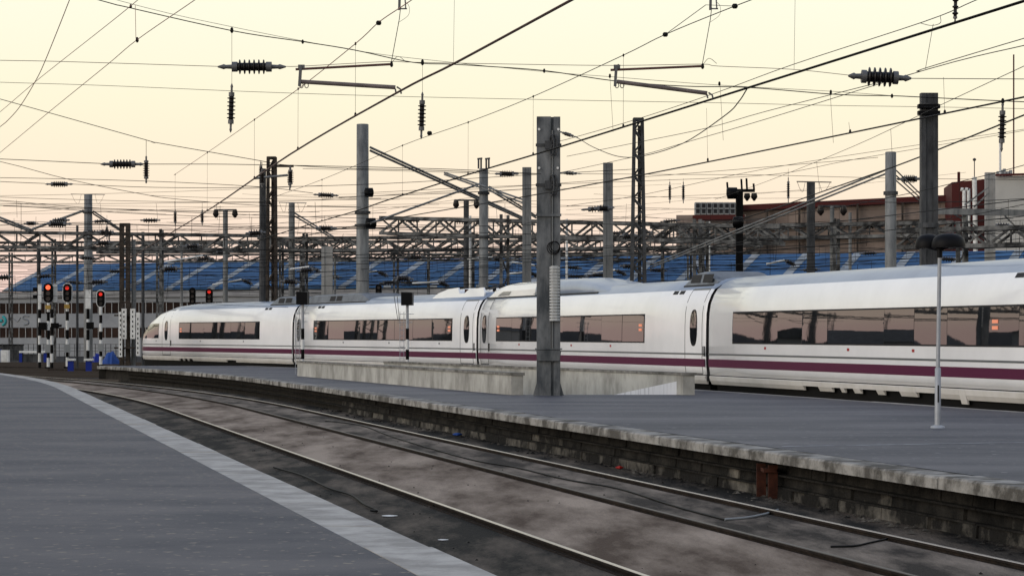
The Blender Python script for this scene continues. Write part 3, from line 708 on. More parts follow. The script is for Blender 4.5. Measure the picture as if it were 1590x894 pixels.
for ax, up, lo, hk in ((466, ((459, 108), (608, 100)), ((466, 127), (614, 136)), (621, 146)), (956, ((948, 109), (1091, 103)), ((958, 127), (1098, 145)), (1105, 153))):
    arm = MB().tube(WP([(up[0][0], up[0][1], HS), (up[1][0], up[1][1], HS)]), .016, 8).build('registration_arm', 'copper', t)
    MB().beam(P(ax + 1, 103, HS), P(ax - 1, 134, HS), .035, .06).beam(P(ax - 3, 104, HS), P(ax + 7, 104, HS), .04, .05).build('arm_bracket', 'fitting', arm)
    a1 = MB().tube(WP([(lo[0][0], lo[0][1], HS), (lo[1][0], lo[1][1], HS)]), .028, 8).build('steady_arm', 'arm', t)
    for d in (0, 8): MB().tube(WP([(lo[1][0] - 6 + d, lo[1][1] - 1, HS), (lo[1][0] + d, lo[1][1] + 3, HS), (hk[0] - 6 + d, hk[1], HS)]), .011, 6).build('arm_hook', 'fitting', a1)
    for d in (2, 10): MB().tube([P(ax + d + 3 * math.cos(a), lo[0][1] + 6 + 4 * math.sin(a), HS) for a in [k * .785 for k in range(9)]], .006, 5).build('arm_eye', 'fitting', a1)
    clamp(t, P(up[1][0], up[1][1], HS), .034)
    tube('hanger', WP([(up[1][0] - 1, up[1][1], HS), (up[1][0] + 12, 30, HS), (up[1][0] + 14, 12, HS)]), .005, 'wire', t, 5)
    MB().beam(P(up[1][0] + 12, 14, HS), P(up[1][0] + 24, 14, HS), .016).beam(P(up[1][0] + 22, 14, HS), P(up[1][0] + 21, -2, HS), .016).beam(P(up[1][0] + 12, 16, HS), P(up[1][0] + 13, -25, HS), .032).build('hanger_bracket', 'fitting', t)
    tube('jumper', smooth(WP([(up[1][0] + 10, 36, HS), (up[1][0] + 26, 24, HS), (up[1][0] + 27, 10, HS), (up[1][0] + 20, 2, HS)])), .003, 'wire', t, 4)
    tube('jumper', smooth(WP([(up[1][0], up[1][1] - 2, HS), (up[1][0] + 10, up[1][1] - 12, HS), (up[1][0] + 22, up[1][1] - 4, HS)])), .004, 'wire', t, 4)
# balls and tie of the messenger fittings
for i, (x, y, Z) in enumerate(((1033, 54, 31.5), (1141, 10, 29), (588, 36, 31.5), (667, 207, 34))):
    p = P(x, y, Z); MB().tube([p - Vector((.035, 0, 0)), p - Vector((.02, 0, 0)), p + Vector((.02, 0, 0)), p + Vector((.035, 0, 0))], [.015, .032, .032, .015], 8).build('messenger_clamp', 'wire', t)
tube('tie_wire', WP([(1033, 54, 31.5), (1096, 8, 30.5), (1141, 10, 29)]), .0045, 'wire', t, 4)
insulator(t, P(1484, -8, HS), P(1483, 30, HS), .04, 3, frac=.8)
tube('dropper', smooth(WP([(1428, 36, 28.1), (1446, 40, 28.5), (1460, 36, 28), (1460, 25, 27.8)])), .004, 'wire', t, 4)
tube('dropper', WP([(1449, 38, 28.5), (1437, 107, 31)]), .004, 'wire', t, 4)

# second and third cross spans further back
def cross_span(label, Z, wires, ins, vert, r=.007):
    s_ = thing('cross_span', P(wires[0][0][0], HY, Z), label, 'overhead line', 'cross spans')
    for w in wires: tube('span_wire', smooth(WP([(x, y, Z) for x, y in w]), 4), r, 'wire', s_, 5)
    for x0, y0, x1, y1, rr_ in ins: insulator(s_, P(x0, y0, Z), P(x1, y1, Z), rr_, 6)
    for x, yt, y0, y1 in vert:
        insulator(s_, P(x, y0, Z), P(x, y1, Z), .07, 6, frac=.5); tube('dropper', WP([(x, yt, Z), (x, y0, Z)]), .006, 'wire', s_, 4)
    return s_
cross_span('cross span with a ribbed insulator left of the tall round mast', 49, [[(-120, 243), (0, 247), (156, 254)], [(224, 255), (330, 255), (400, 256), (550, 259), (700, 263), (840, 270)], [(-120, 122), (0, 154), (225, 217), (245, 222), (400, 249), (440, 256), (550, 262), (650, 264), (760, 268)]],
           [(156, 255, 224, 255, .10)], [(227, 217, 242, 285), (451, 256, 258, 292), (407, 252, 262, 292)], .0075)
cross_span('cross span with a small insulator above the left signals', 78, [[(-150, 274), (0, 282), (70, 285)], [(113, 286), (240, 291), (400, 291), (600, 285), (800, 273), (1000, 262)], [(-150, 222), (0, 251), (108, 279), (224, 302), (273, 309), (400, 319), (560, 322)], [(-120, 276), (0, 276), (220, 281), (400, 290), (486, 300)], [(526, 306), (700, 300), (840, 292)]],
           [(70, 286, 114, 286, .10), (486, 302, 526, 304, .10)], [(272, 309, 325, 350), (314, 314, 325, 350)], .010)
cross_span('cross span with two insulators above the left truss', 95, [[(-150, 335), (0, 343), (35, 347), (110, 348), (160, 348), (330, 352), (480, 354)], [(520, 356), (700, 352), (850, 349)], [(-150, 302), (0, 311), (130, 322), (400, 334), (600, 340)], [(-100, 318), (0, 319), (200, 331), (420, 338), (600, 330)]],
           [(36, 347, 60, 347, .10), (66, 348, 112, 348, .14), (488, 354, 524, 355, .15)], [(166, 334, 348, 372)], .012)
cross_span('cross span with insulators passing behind the pillar', 90, [[(470, 262), (600, 265), (770, 270)], [(804, 270), (900, 270), (1050, 271), (1190, 272), (1400, 277), (1700, 280)], [(560, 300), (760, 290), (1000, 281), (1200, 271), (1330, 247), (1590, 203), (1700, 182)], [(880, 320), (1000, 302), (1190, 262), (1420, 226), (1700, 185)]],
           [(768, 270, 806, 270, .14), (1392, 278, 1432, 278, .16), (922, 324, 952, 324, .17)], [(1040, 278, 282, 316), (1061, 277, 282, 316), (1224, 262, 275, 315)], .009)

# ------------------------------------------------------------------ big pillar on the far platform
pb = P(851, 613.8, 63.6); pz = 0; H = EYE + (HY - 181) * 63.6 / F
t = thing('steel_pillar', (pb.x, pb.y, 0), 'broad grey steel pillar with pulleys and ribbed cover at the stairwell', 'pillar')
X0, X1 = (833.5 - CX) * 63.6 / F, (870 - CX) * 63.6 / F; Y0 = 63.6; xm = X0 + (X1 - X0) * .60
mb = MB(); mb.box((X0, Y0, 0), (xm, Y0 + .5, H)); mb.build('left_box_section', 'pillar', t)
mb = MB(); mb.box((xm + .002, Y0 + .05, 0), (xm + .07, Y0 + .5, H - .01)); mb.build('recessed_web', 'pillar', t)
mb = MB(); mb.box((xm + .072, Y0 - .006, 0), (X1, Y0 + .5, H - .005)); mb.build('right_box_section', 'pillar', t)
for zt, zh, pr in ((H * .642, .07, .02), (H * .165, .035, .10)):
    MB().box((X0 - .02 - pr * .3, Y0 - .04 - pr, zt), (X1 + .02 + pr * .3, Y0 - .008, zt + zh)).build('collar', 'pillar', t)
MB().hexa([(X0 + .03, Y0 - .10, H * .125), (X1 - .03, Y0 - .10, H * .125), (X1 - .03, Y0 - .008, H * .125), (X0 + .03, Y0 - .008, H * .125), (X0 - .02, Y0 - .14, H * .163), (X1 + .03, Y0 - .14, H * .163), (X1 + .03, Y0 - .008, H * .163), (X0 - .02, Y0 - .008, H * .163)]).build('bracket_box', 'pillar', t)
for sx, xa in ((-1, X0), (1, X1)):
    MB().prism([(xa, Y0 + .04, 0), (xa + sx * .10, Y0 + .04, 0), (xa, Y0 + .04, .34)], (0, .4, 0)).build('base_gusset', 'pillar', t)
for k in range(18):     # ribbed light cover plates
    z0 = EYE + (HY - 498) * 63.6 / F + k * .0812
    MB().tube([(xm + .10, Y0 - .05, z0), (xm + .10, Y0 - .05, z0 + .058), (xm + .10, Y0 - .05, z0 + .060), (xm + .10, Y0 - .05, z0 + .080)], [.148, .148, .105, .105], 8, sm=False).build('cover_segment', 'cover', t)
tube('conduit', [(xm + .04, Y0 - .03, .9), (xm + .04, Y0 - .03, H * .95)], .022, 'steel', t, 6)
for yy in (226, 288):
    zc = EYE + (HY - yy) * 63.6 / F
    for dx, ry in ((.0, .0), (.09, .0)):
        ring = [Vector((xm + .02 + dx + .055 * math.cos(a), Y0 - .14 - .1 * math.cos(a), zc + .27 * math.sin(a))) for a in [2 * math.pi * k / 22 for k in range(23)]]
        w = MB().tube(ring, .022, 6, cap=False).build('pulley_wheel', 'steel_dark', t)
        for k in range(3): MB().beam(ring[k * 3], ring[k * 3 + 11], .018).build('spoke', 'steel_dark', w)
    MB().box((xm - .16, Y0 - .12, zc - .1), (xm + .0, Y0 - .008, zc + .12)).build('pulley_bracket', 'steel_dark', t)
    MB().box((X0 - .03, Y0 - .02, zc - .03), (X1 + .03, Y0 - .009, zc + .05)).build('strap', 'steel_dark', t)
for k in range(3):
    zc = EYE + (HY - 385) * 63.6 / F
    tube('cable_coil', [Vector((xm + .10 + (.02 * k - .03) + (.19 - .03 * k) * math.cos(a) * .9, Y0 - .06 - .012 * k, zc + .02 * k + (.17 - .02 * k) * math.sin(a))) for a in [2 * math.pi * j / 20 for j in range(21)]], .013, 'cable', t, 5)
for xx, yy in ((837, 201), (867, 201), (837, 261), (866, 261)):
    p = P(xx, yy, 63.58); MB().tube([p, p + Vector((0, -.03, 0))], .035, 8).build('bolt_head', 'plate', t)
for a, b_ in (((866, 204), (898, 214)), ((866, 268), (905, 270))):
    insulator(t, P(a[0], a[1], 62), P(b_[0], b_[1], 60), .05, 3, 'tension_fitting', .3)

# ------------------------------------------------------------------ masts
def round_mast(x, ytop, Z, wpx, label, m='steel', sides=12, bands=(), cross=None, flat=False, zb=-.8, taper=.9, extras=None):
    tp = P(x, ytop, Z); w = wpx * Z / F; t = thing('catenary_mast', (tp.x, Z, zb), label, 'mast', 'catenary masts')
    if flat:
        mb = MB(); mb.box((tp.x - w / 2, Z - w * .3, zb), (tp.x + w / 2, Z + w * .3, tp.z)); mb.build('column', m, t)
        for s_ in (-1, 1): MB().box((tp.x + s_ * w * .36 - w * .14, Z - w * .38, zb), (tp.x + s_ * w * .36 + w * .14, Z - w * .302, tp.z - .01)).build('flange', m, t)
    else:
        MB().tube([(tp.x, Z, zb), (tp.x, Z, tp.z - .02), (tp.x, Z, tp.z)], [w / 2, w / 2 * taper, w / 2 * taper * .93], sides, sm=sides > 8).build('column', m, t)
    for yy in bands:
        z = EYE + (HY - yy) * Z / F
        MB().tube([(tp.x, Z, z - .06), (tp.x, Z, z + .06)], w * .60, sides).build('band', 'steel_dark', t)
    if cross:
        MB().beam(P(x - cross[0], ytop, Z) + Vector((0, 0, .03)), P(x + cross[1], ytop + 1, Z) + Vector((0, 0, .03)), .06, .05).build('cross_arm', m, t)
        for sx in (-cross[0], cross[1]):
            tube('loop_wire', smooth(WP([(x + sx * .95, ytop, Z), (x + sx * .75, ytop + 11, Z), (x + sx * .55, ytop + 14, Z), (x + sx * .4, ytop, Z)])), .012, 'wire', t, 4)
    return t
def stay(t, a, b, Z0, Z1, r=.05, m='steel', n=2, sep=5):
    for k in range(n): tube('stay_tube', [P(a[0], a[1] + k * sep, Z0), P(b[0], b[1] + k * sep * .6, Z1)], r, m, t, 6)
t = round_mast(1442, 145, 63.5, 26, 'tallest grey ribbed steel mast rising behind the train at the right', 'steel_dark', 10, (165, 176, 350), flat=True)
for yy in (165, 175): MB().box(tuple(P(1426, yy + 3, 63.2)), tuple(P(1458, yy - 2, 63.4))).build('strap', 'black_paint', t)
t = round_mast(1383, 236, 82, 19, 'round grey mast with rungs left of the tallest right mast', 'steel', 10, (300,)); stay(t, (1380, 262), (1010, 412), 82, 100, .035, 'steel', 2, 6); stay(t, (1392, 265), (1450, 322), 82, 90, .025, 'steel', 3, 8)
t = round_mast(563, 193, 113, 21, 'tall round grey mast rising behind the second carriage', 'steel', 12, (330, 350))
stay(t, (575, 229), (830, 346), 113, 125, .06, 'steel', 2, 5)
for x, y, r in ((573, 299, .22), (576, 347, .26)):
    p = P(x, y, 112.4); MB().tube([p - Vector((r, 0, 0)), p - Vector((r * .8, 0, 0)), p + Vector((r * .8, 0, 0)), p + Vector((r, 0, 0))], [r * .4, r, r, r * .4], 10).build('tension_drum', 'black_paint', t)
t = round_mast(1259, 283, 118, 12, 'slim grey mast with a flat cross arm before the tan building', 'steel_dark', 8, (), (22, 32), flat=True)
t = round_mast(944, 253, 104, 15, 'grey mast between the pillar and the lattice tower', 'steel', 8, (), None, flat=True)
insulator(t, P(902, 326, 103), P(955, 322, 103), .15, 5)
t = round_mast(818, 260, 110, 14, 'grey mast just left of the broad pillar', 'steel', 8, (), None, flat=True); stay(t, (812, 310), (690, 268), 110, 118, .045, 'steel', 2, 5)
t = round_mast(751, 262, 116, 16, 'grey mast with small insulator pins on its top', 'steel', 10, (300, 368), None)
for dx in (-8, -4, 4, 8): MB().tube(WP([(751 + dx, 262, 115.6), (751 + dx, 247, 115.6)]), .05, 6).build('pin', 'steel_dark', t)
for dx in (-6, 6): MB().beam(P(751 + dx - 4, 247, 115.6), P(751 + dx + 4, 246, 115.6), .08).build('pin_cap', 'steel_dark', t)
stay(t, (746, 285), (575, 347), 115, 112, .05, 'steel', 1); stay(t, (760, 290), (832, 335), 115, 120, .05, 'steel', 2, 5)
round_mast(508, 383, 122, 17, 'short pale square concrete post left of the tall round mast', 'concrete_post', 4, (), None, flat=True)
t = round_mast(453, 315, 150, 11, 'slim grey mast with cross arm left of the concrete post', 'steel', 8, (), (20, 23)); stay(t, (448, 325), (530, 375), 150, 150, .05, 'steel', 2, 5)
t = round_mast(137, 302, 195, 14, 'round grey mast with cross arm and loops above the signals', 'steel', 12, (330, 370), (27, 26))
stay(t, (130, 327), (50, 356), 195, 195, .10, 'steel', 1); stay(t, (145, 328), (190, 358), 195, 193, .07, 'steel_dark', 2, 4)
stay(t, (-20, 330), (52, 358), 195, 195, .09, 'steel', 2, 5)
t = round_mast(408, 262, 126, 12, 'dark round mast standing left of the brown lattice mast', 'steel_dark', 8, (), None); insulator(t, P(405, 250, 125), P(405, 285, 125), .12, 6)
round_mast(1537, 268, 120, 15, 'grey concrete mast in front of the pale block at the far right', 'concrete_post', 4, (), None, flat=True)
t = round_mast(1148, 298, 108, 11, 'dark mast carrying switch gear left of the tan building', 'black_paint', 8, (), None, flat=True)
MB().beam(P(1128, 296, 107), P(1172, 296, 107), .10, .14).build('cross_arm', 'black_paint', t)
for x, y0, y1 in ((1130, 296, 283), (1152, 296, 278), (1160, 296, 277), (1171, 296, 285)): MB().tube(WP([(x, y0, 107), (x - 1, y1, 107)]), .05, 6).build('pin', 'black_paint', t)
for x in (1160, 1171): tube('hanging_bell', WP([(x, 300, 107), (x, 306, 107), (x, 312, 107)]), [.12, .16, .04], 'insulator', t, 8)
for x, y, r in ((1137, 300, .26), (1146, 345, .25)):
    p = P(x, y, 106.5); MB().tube([p - Vector((r, 0, 0)), p - Vector((r * .8, 0, 0)), p + Vector((r * .8, 0, 0)), p + Vector((r, 0, 0))], [r * .4, r, r, r * .4], 10).build('tension_drum', 'black_paint', t)
for i, (x, yt, Z, w) in enumerate(((1292, 320, 125, 7), (350, 326, 150, 8), (724, 311, 140, 9), (1500, 325, 110, 6), (60, 372, 185, 6), (855, 345, 150, 5), (282, 375, 170, 4), (1101, 344, 135, 4), (880, 340, 128, 4), (1320, 330, 150, 5), (730, 335, 122, 4), (520, 395, 150, 4), (120, 350, 160, 4), (222, 360, 160, 5))):
    lab = ['slim post with dark cap before the tan building', 'slim lattice-headed post left of the twin masts', 'dark post with forked head above the pantograph', 'slim bright post behind the lamp head', 'thin post left of the red signals', 'thin post behind the pillar edge', 'thin post above the leading carriage', 'thin bright post right of the lattice tower', 'thin pale post right of the pillar', 'thin post left of the round rung mast', 'thin pale post beside the pin-topped mast', 'thin post left of the tall round mast base', 'thin post left of the looped mast', 'thin post right of the brown mast'][i]
    tp = P(x, yt, Z); t = thing('thin_post', (tp.x, Z, -.8), lab, 'post', 'thin posts in the yard')
    tube('shaft', [(tp.x, Z, -.8), (tp.x, Z, tp.z)], w * Z / F / 2, ('steel', 'steel_dark', 'white_paint')[(0, 0, 1, 0, 1, 0, 0, 2, 2, 0, 2, 0, 1, 1)[i]], t, 8)
    if i in (0, 1, 2):
        MB().beam(tp + Vector((-.7, 0, 0)), tp + Vector((.7, 0, 0)), .12, .10).build('head_beam', 'steel_dark', t)
        for sx in (-.6, .6): tube('bell_insulator', [tp + Vector((sx, 0, .0)), tp + Vector((sx, 0, -.3)), tp + Vector((sx, 0, -.5))], [.14, .2, .05], 'insulator', t, 8)

def lattice_tower(x, ytop, Z, w0, w1, label, m, zb=-.8, cell=1.25):
    tp = P(x, ytop, Z); h = tp.z - zb; a, b = w1 * Z / F / 2, w0 * Z / F / 2
    t = thing('lattice_mast', (tp.x, Z, zb), label, 'mast', 'lattice masts')
    c = lambda sx, sy, k: Vector((tp.x + sx * (a + (b - a) * k), Z + sy * (a + (b - a) * k), zb + h * k))
    for sx in (-1, 1):
        for sy in (-1, 1): beam('corner_angle', c(sx, sy, 0), c(sx, sy, 1), .13, m, t)
    n = max(6, int(h / (cell * (a + b))))
    beam('inner_post', Vector((tp.x + .05, Z, zb)), Vector((tp.x + .05, Z, tp.z - .3)), .14, m, t)
    for i in range(n):
        k0, k1 = i / n, (i + 1) / n; s_ = 1 if i % 2 else -1
        beam('brace', c(-s_, -1, k0), c(s_, -1, k1), .075, m, t); beam('brace', c(-s_, 1, k0), c(s_, 1, k1), .075, m, t)
        beam('brace', c(s_, -1, k1), c(s_, 1, k0), .05, m, t)
        if i % 2 == 0: beam('strut', c(-1, -1, k1), c(1, -1, k1), .05, m, t)
    MB().box(tuple(c(-1, -1, 1) - Vector((.04, .04, .12))), tuple(c(1, 1, 1) + Vector((.04, .04, .02)))).build('head_plate', m, t)
    return t
lattice_tower(991, 184, 100, 12, 25, 'tall tapering steel lattice tower between pillar and tan building', 'steel_dark', cell=.95)
t = lattice_tower(422, 244, 124, 11, 15, 'narrow brown lattice mast with insulator bracket at its top', 'steel_brown', cell=1.6)
insulator(t, P(450, 258, 123.5), P(450, 296, 123.5), .14, 5); MB().beam(P(424, 258, 123.6), P(456, 258, 123.6), .12).build('bracket', 'steel_brown', t)
tube('bracket_tube', WP([(395, 277, 123), (447, 272, 123)]), .06, 'steel', t, 6)
# brown twin mast at the platform end with white perforated covers
Zm = 129.0; p0 = P(194, 348, Zm)
t = thing('twin_mast', (p0.x, Zm, -.8), 'dark brown twin mast with white slotted cover plates by the train nose', 'mast')
for sx in (-.17, .17): MB().box((p0.x + sx - .11, Zm - .15, -.8), (p0.x + sx + .11, Zm + .15, p0.z)).build('channel', 'steel_brown', t)
xt = P(206.5, 430, Zm).x; tube('side_tube', [(xt, Zm + .2, -.8), (xt, Zm + .2, P(0, 372, Zm).z)], .12, 'steel', t, 10)
MB().box((p0.x - .27, Zm - .17, p0.z - .12), (p0.x + .27, Zm + .17, p0.z + .05)).build('cap', 'steel_brown', t)
for k in range(12): MB().box((p0.x - .11, Zm - .16, .2 + k * .62), (p0.x + .11, Zm - .11, .30 + k * .62)).build('batten', 'steel_brown', t)
for x, y0, y1 in ((187.5, 484, 554), (193, 479, 526), (206.5, 479, 526), (214.5, 485, 552)):
    a, b_ = P(x, y1, Zm - .5), P(x, y0, Zm - .5); w = .095 if y1 > 540 else .13
    pl = MB().box((a.x - w, Zm - .62, a.z), (a.x + w, Zm - .5, b_.z)).build('cover_plate', 'plate', t)
    n = int((b_.z - a.z) / .26)
    for k in range(n): MB().box((a.x - .03, Zm - .626, a.z + .10 + k * .26), (a.x + .03, Zm - .621, a.z + .21 + k * .26)).build('slot', 'black_paint', pl)
MB().box((p0.x - .5, Zm - .5, 2.6), (p0.x + .75, Zm - .2, 2.68)).build('cover_rail', 'steel_brown', t)
MB().box((p0.x - .5, Zm - .5, .85), (p0.x + .75, Zm - .2, .93)).build('cover_rail', 'steel_brown', t)

# ------------------------------------------------------------------ truss gantries
def truss(label, x0, x1, yt, yb, Z0, Z1, panel, m='truss', pieces=True, legs=(), yt1=None, yb1=None):
    A0, B0 = P(x0, yb, Z0), P(x1, yb1 if yb1 is not None else HY - (HY - yb) * Z0 / Z1, Z1)
    A1, B1 = P(x0, yt, Z0), P(x1, yt1 if yt1 is not None else HY - (HY - yt) * Z0 / Z1, Z1)
    t = thing('truss_gantry', (A0.x, A0.y, -.8), label, 'gantry', 'truss gantries across the yard')
    d = (B0 - A0); L = d.length; n = int(round(L / panel)); dep = Vector((-d.y, d.x, 0)).normalized() * .8
    f = lambda p, q, k: p + (q - p) * k
    for p, q in ((A0, B0), (A1, B1)):
        for o in (Vector((0, 0, 0)), dep): beam('chord', p + o, q + o, .21, m, t, .17)
    joined = MB()
    for i in range(n):
        k0, k1 = i / n, (i + 1) / n; up = i % 2 == 0
        for o in (Vector((0, 0, 0)), dep):
            a, b_ = (f(A0, B0, k0), f(A1, B1, k1)) if up else (f(A1, B1, k0), f(A0, B0, k1))
            if pieces and o.length == 0: beam('brace', a + o, b_ + o, .10, m, t)
            else: joined.beam(a + o, b_ + o, .09)
            if o.length == 0 and i % 3 == 0:
                a2, b2_ = (f(A1, B1, k0), f(A0, B0, k1)) if up else (f(A0, B0, k0), f(A1, B1, k1)); joined.beam(a2 + dep * .05, b2_ + dep * .05, .07)
        if pieces: beam('post', f(A0, B0, k1), f(A1, B1, k1), .075, m, t)
        else: joined.beam(f(A0, B0, k1), f(A1, B1, k1), .065)
        joined.beam(f(A1, B1, k0), f(A1, B1, k1) + dep, .06); joined.beam(f(A0, B0, k0) + dep, f(A0, B0, k1), .06)
    o = joined.build('lattice', m, t); o['kind'] = 'stuff'
    for k in legs:
        a = f(A1, B1, k); 
        for o_ in (Vector((0, 0, 0)), dep): MB().beam(a + o_ + Vector((0, 0, .3)), Vector((a.x + o_.x, a.y + o_.y, -.8)), .16).build('leg', m, t)
        mb = MB(); h = a.z + .8
        for i in range(9):
            z0, z1 = -.8 + h * i / 9, -.8 + h * (i + 1) / 9; s0, s1 = (Vector((0,0,0)), dep) if i % 2 else (dep, Vector((0,0,0)))
            mb.beam(Vector((a.x, a.y, z0)) + s0, Vector((a.x, a.y, z1)) + s1, .05)
        mb.build('leg_lattice', m, t)
    return t
truss('large truss gantry ending at the tall round mast, passing behind the pillar', 590, 1210, 338, 362, 121, 112, 1.05, legs=(.32, .80), yt1=352, yb1=378)
truss('truss gantry above the red signals, nearest at the left edge', -1500, 420, 340, 366, 138, 140, 1.35, legs=(.1, .3, .5, .70, .91), yt1=366, yb1=388)
truss('truss gantry crossing behind the tall round mast', 400, 1010, 370, 389, 150, 146, 1.15, legs=(.12, .55, .9))
truss('far truss gantry low above the blue roof at the left', -1700, 560, 384, 396, 215, 200, 1.6, pieces=False, legs=(.3, .55, .8))
truss('far truss gantry low above the blue roof in the middle', 480, 1180, 391, 402, 205, 190, 1.5, pieces=False, legs=(.2, .5, .85))
truss('far truss gantry crossing the blue roof from the round mast to the lattice tower', 150, 1130, 378, 392, 178, 170, 1.3, pieces=False, legs=(.1, .3, .62, .9))
truss('lowest far truss gantry just above the blue ridge', -300, 1000, 398, 408, 235, 225, 1.6, pieces=False, legs=(.25, .4, .6, .75))
truss('truss gantry before the tan building at the right', 1010, 1480, 353, 372, 128, 122, 1.1, legs=(.18, .62))
truss('far truss gantry behind the lamp head at the right edge', 1390, 1800, 358, 384, 96, 90, 1.0, pieces=False, legs=(.25, .75))
t = thing('plate_girder', P(1458, 330, 100), 'pale grey horizontal girder at the right edge above the lamp', 'girder'); beam('girder', P(1452, 328, 100), P(1700, 333, 100), .2, 'steel', t, .26)
beam('girder_leg', P(1497, 330, 100.2), Vector((P(1497, 330, 100.2).x, 100.2, -.8)), .16, 'steel', t)
for a, b_ in (((1535, 291), (1498, 318)), ((1535, 300), (1512, 322)), ((1480, 332), (1560, 375)), ((1560, 335), (1600, 375))): beam('brace', P(*a, 100.4), P(*b_, 100.4), .06, 'steel', t)

# ------------------------------------------------------------------ catenary of the tracks behind the train
def yard_line(label, off, k, r, zc=4.7, zm=6.1, z0=30, z1=230, m='wire'):
    fx = lambda Z: TS(min(Z, 150)) + off - (max(0, Z - 150)) * .58
    t = thing('catenary_line', (fx(z0), z0, zc), label, 'overhead line', 'catenary of the yard tracks')
    Zs = zs(z0, z1, 4)
    span = 46.0
    sag = lambda Z: zc + .35 + (zm - zc - .35) * ((2 * (((Z + k * 13) % span) / span) - 1) ** 2)
    tube('contact_wire', [(fx(Z), Z, zc) for Z in Zs], r, m, t, 5)
    tube('messenger_wire', [(fx(Z), Z, sag(Z)) for Z in Zs], r * .8, m, t, 5)
    for Z in zs(z0 + 3, z1 - 5, 7.3): tube('dropper', [(fx(Z), Z, zc), (fx(Z), Z, sag(Z))], r * .45, m, t, 4)
for k in range(7):
    yard_line(('catenary right above the white train', 'catenary of the first track behind the train', 'catenary of the second track behind the train', 'catenary of the third track behind the train', 'catenary of the fourth track behind the train', 'catenary of the fifth track behind the train', 'catenary of the sixth track behind the train')[k],
              1.6 + 4.6 * k, k, .012 + .0008 * k, z0=40 if k < 2 else 60, zc=4.7 + .1 * (k % 3))
for k in range(3):
    fx = lambda Z: E1(Z) - 1 + 4.4 * (k - 3)
# far tangle of thin wires above the yard: nobody could count these
mb = MB(); rn = random.Random(21)
for k in range(170):
    Z = rn.uniform(105, 225); y = rn.uniform(300, 455) if k % 4 else rn.uniform(395, 455); xa = rn.uniform(-250, 1100); xb = xa + rn.uniform(250, 900); sl = rn.uniform(-.05, .05) if k % 3 else rn.uniform(-.14, .1)
    n_ = 8; pts = []
    for i in range(n_ + 1):
        u_ = i / n_; pts.append(P(xa + (xb - xa) * u_, y + sl * (xb - xa) * u_ + 6 * (u_ - u_ * u_) * 2, Z + (rn.random() * 0)))
    mb.tube(pts, rn.uniform(.011, .018), 4)
for k in range(170):
    x = rn.uniform(-60, 1600); Z = rn.uniform(130, 220); y = rn.uniform(310, 430); mb.tube(WP([(x, y, Z), (x + rn.uniform(-3, 3), y + rn.uniform(20, 60), Z)]), .014, 4)
o = mb.build('distant_wires', 'wire'); o['kind'] = 'stuff'; tag(o, 'dense tangle of thin dark wires over the far yard', 'wires')
# masts of the yard left of the picture (they show in the carriage windows)
rn = random.Random(31)
for k in range(24):
    X_ = -40 - k * 5.5; Z_ = rn.uniform(85, 190); h_ = rn.uniform(7, 10); w_ = rn.uniform(.18, .42)
    t = thing('catenary_mast', (X_, Z_, -.8), 'dark mast of the yard beyond the left edge, seen in the carriage windows', 'mast', 'masts beyond the left edge')
    tube('column', [(X_, Z_, -.8), (X_, Z_, h_)], [w_, w_ * .8], 'steel_dark', t, 8); beam('cross_arm', (X_, Z_, 6), (X_ + 2.8, Z_, 6.4), .1, 'steel_dark', t); beam('cross_arm', (X_, Z_, 4.6), (X_ + 2.8, Z_, 6.4), .08, 'steel_dark', t)
    if k % 2: MB().box((X_ - .5, Z_ + 2, -.8), (X_ + .6, Z_ + 3, rn.uniform(.5, 1.6))).build('relay_cabinet', 'grey_paint', t)
for k, (X_, Z_, w_, h_) in enumerate(((-75, 165, 9, 1.9), (-118, 150, 12, 2.4), (-100, 250, 16, 3.2), (-165, 230, 20, 3.4), (-60, 118, 4, 1.8))):
    t = thing('yard_shed', (X_, Z_, -.8), ('small grey shed', 'long grey shed', 'wide grey shed', 'large far grey shed', 'little relay hut')[k] + ' beyond the left edge, mirrored in the carriage windows', 'shed', 'sheds beyond the left edge')
    MB().box((X_ - w_ / 2, Z_, -.8), (X_ + w_ / 2, Z_ + 8, h_)).build('wall', 'facade', t)
    MB().prism([(X_ - w_ / 2 - .4, Z_ - .4, h_), (X_ - w_ / 2 - .4, Z_ + 8.4, h_), (X_ - w_ / 2 - .4, Z_ + 4, h_ + 1.4)], (w_ + .8, 0, 0)).build('roof', 'steel_dark', t)
    MB().box((X_ - 1.3, Z_ - .06, -.8), (X_ + 1.3, Z_ - .003, 1.5)).build('door', 'steel_dark', t)
# cantilever tubes and insulators hanging in the yard
rn = random.Random(4)
for k, (x, y, Z, dx, dy) in enumerate(((255, 407, 150, 60, -10), (450, 418, 140, 30, -4), (560, 424, 135, 25, -3), (725, 402, 132, 40, -3), (795, 407, 128, 35, 5), (790, 425, 128, 30, -3), (1190, 410, 120, 28, -6), (920, 424, 130, 35, -5), (330, 442, 150, 45, -8), (1310, 440, 115, 40, -6), (640, 440, 130, 40, -3))):
    p = P(x, y, Z); t = thing('cantilever_arm', p, ('pale cantilever tube above the leading carriage', 'short pale tube left of the concrete post', 'pale tube crossing the tall round mast', 'pale tube left of the pin-topped mast foot', 'sloping pale tube left of the pillar', 'short pale tube just left of the pillar above the fairing', 'pale tube above the nearest carriage end', 'pale tube left of the lattice tower foot', 'long thin tube above the first carriage roof', 'pale tube below the rung mast', 'pale tube behind the black signal box')[k], 'tube', 'cantilever tubes in the yard')
    q = P(x + dx, y + dy, Z); tube('tube', [p, q], .055, 'white_paint', t, 6); insulator(t, q, P(x + dx + 18, y + dy + 8, Z), .16, 4, frac=.55)
    tube('hanger', WP([(x + dx * .5, y + dy * .5, Z), (x + dx * .5 + 2, y - 30, Z)]), .014, 'wire', t, 4)
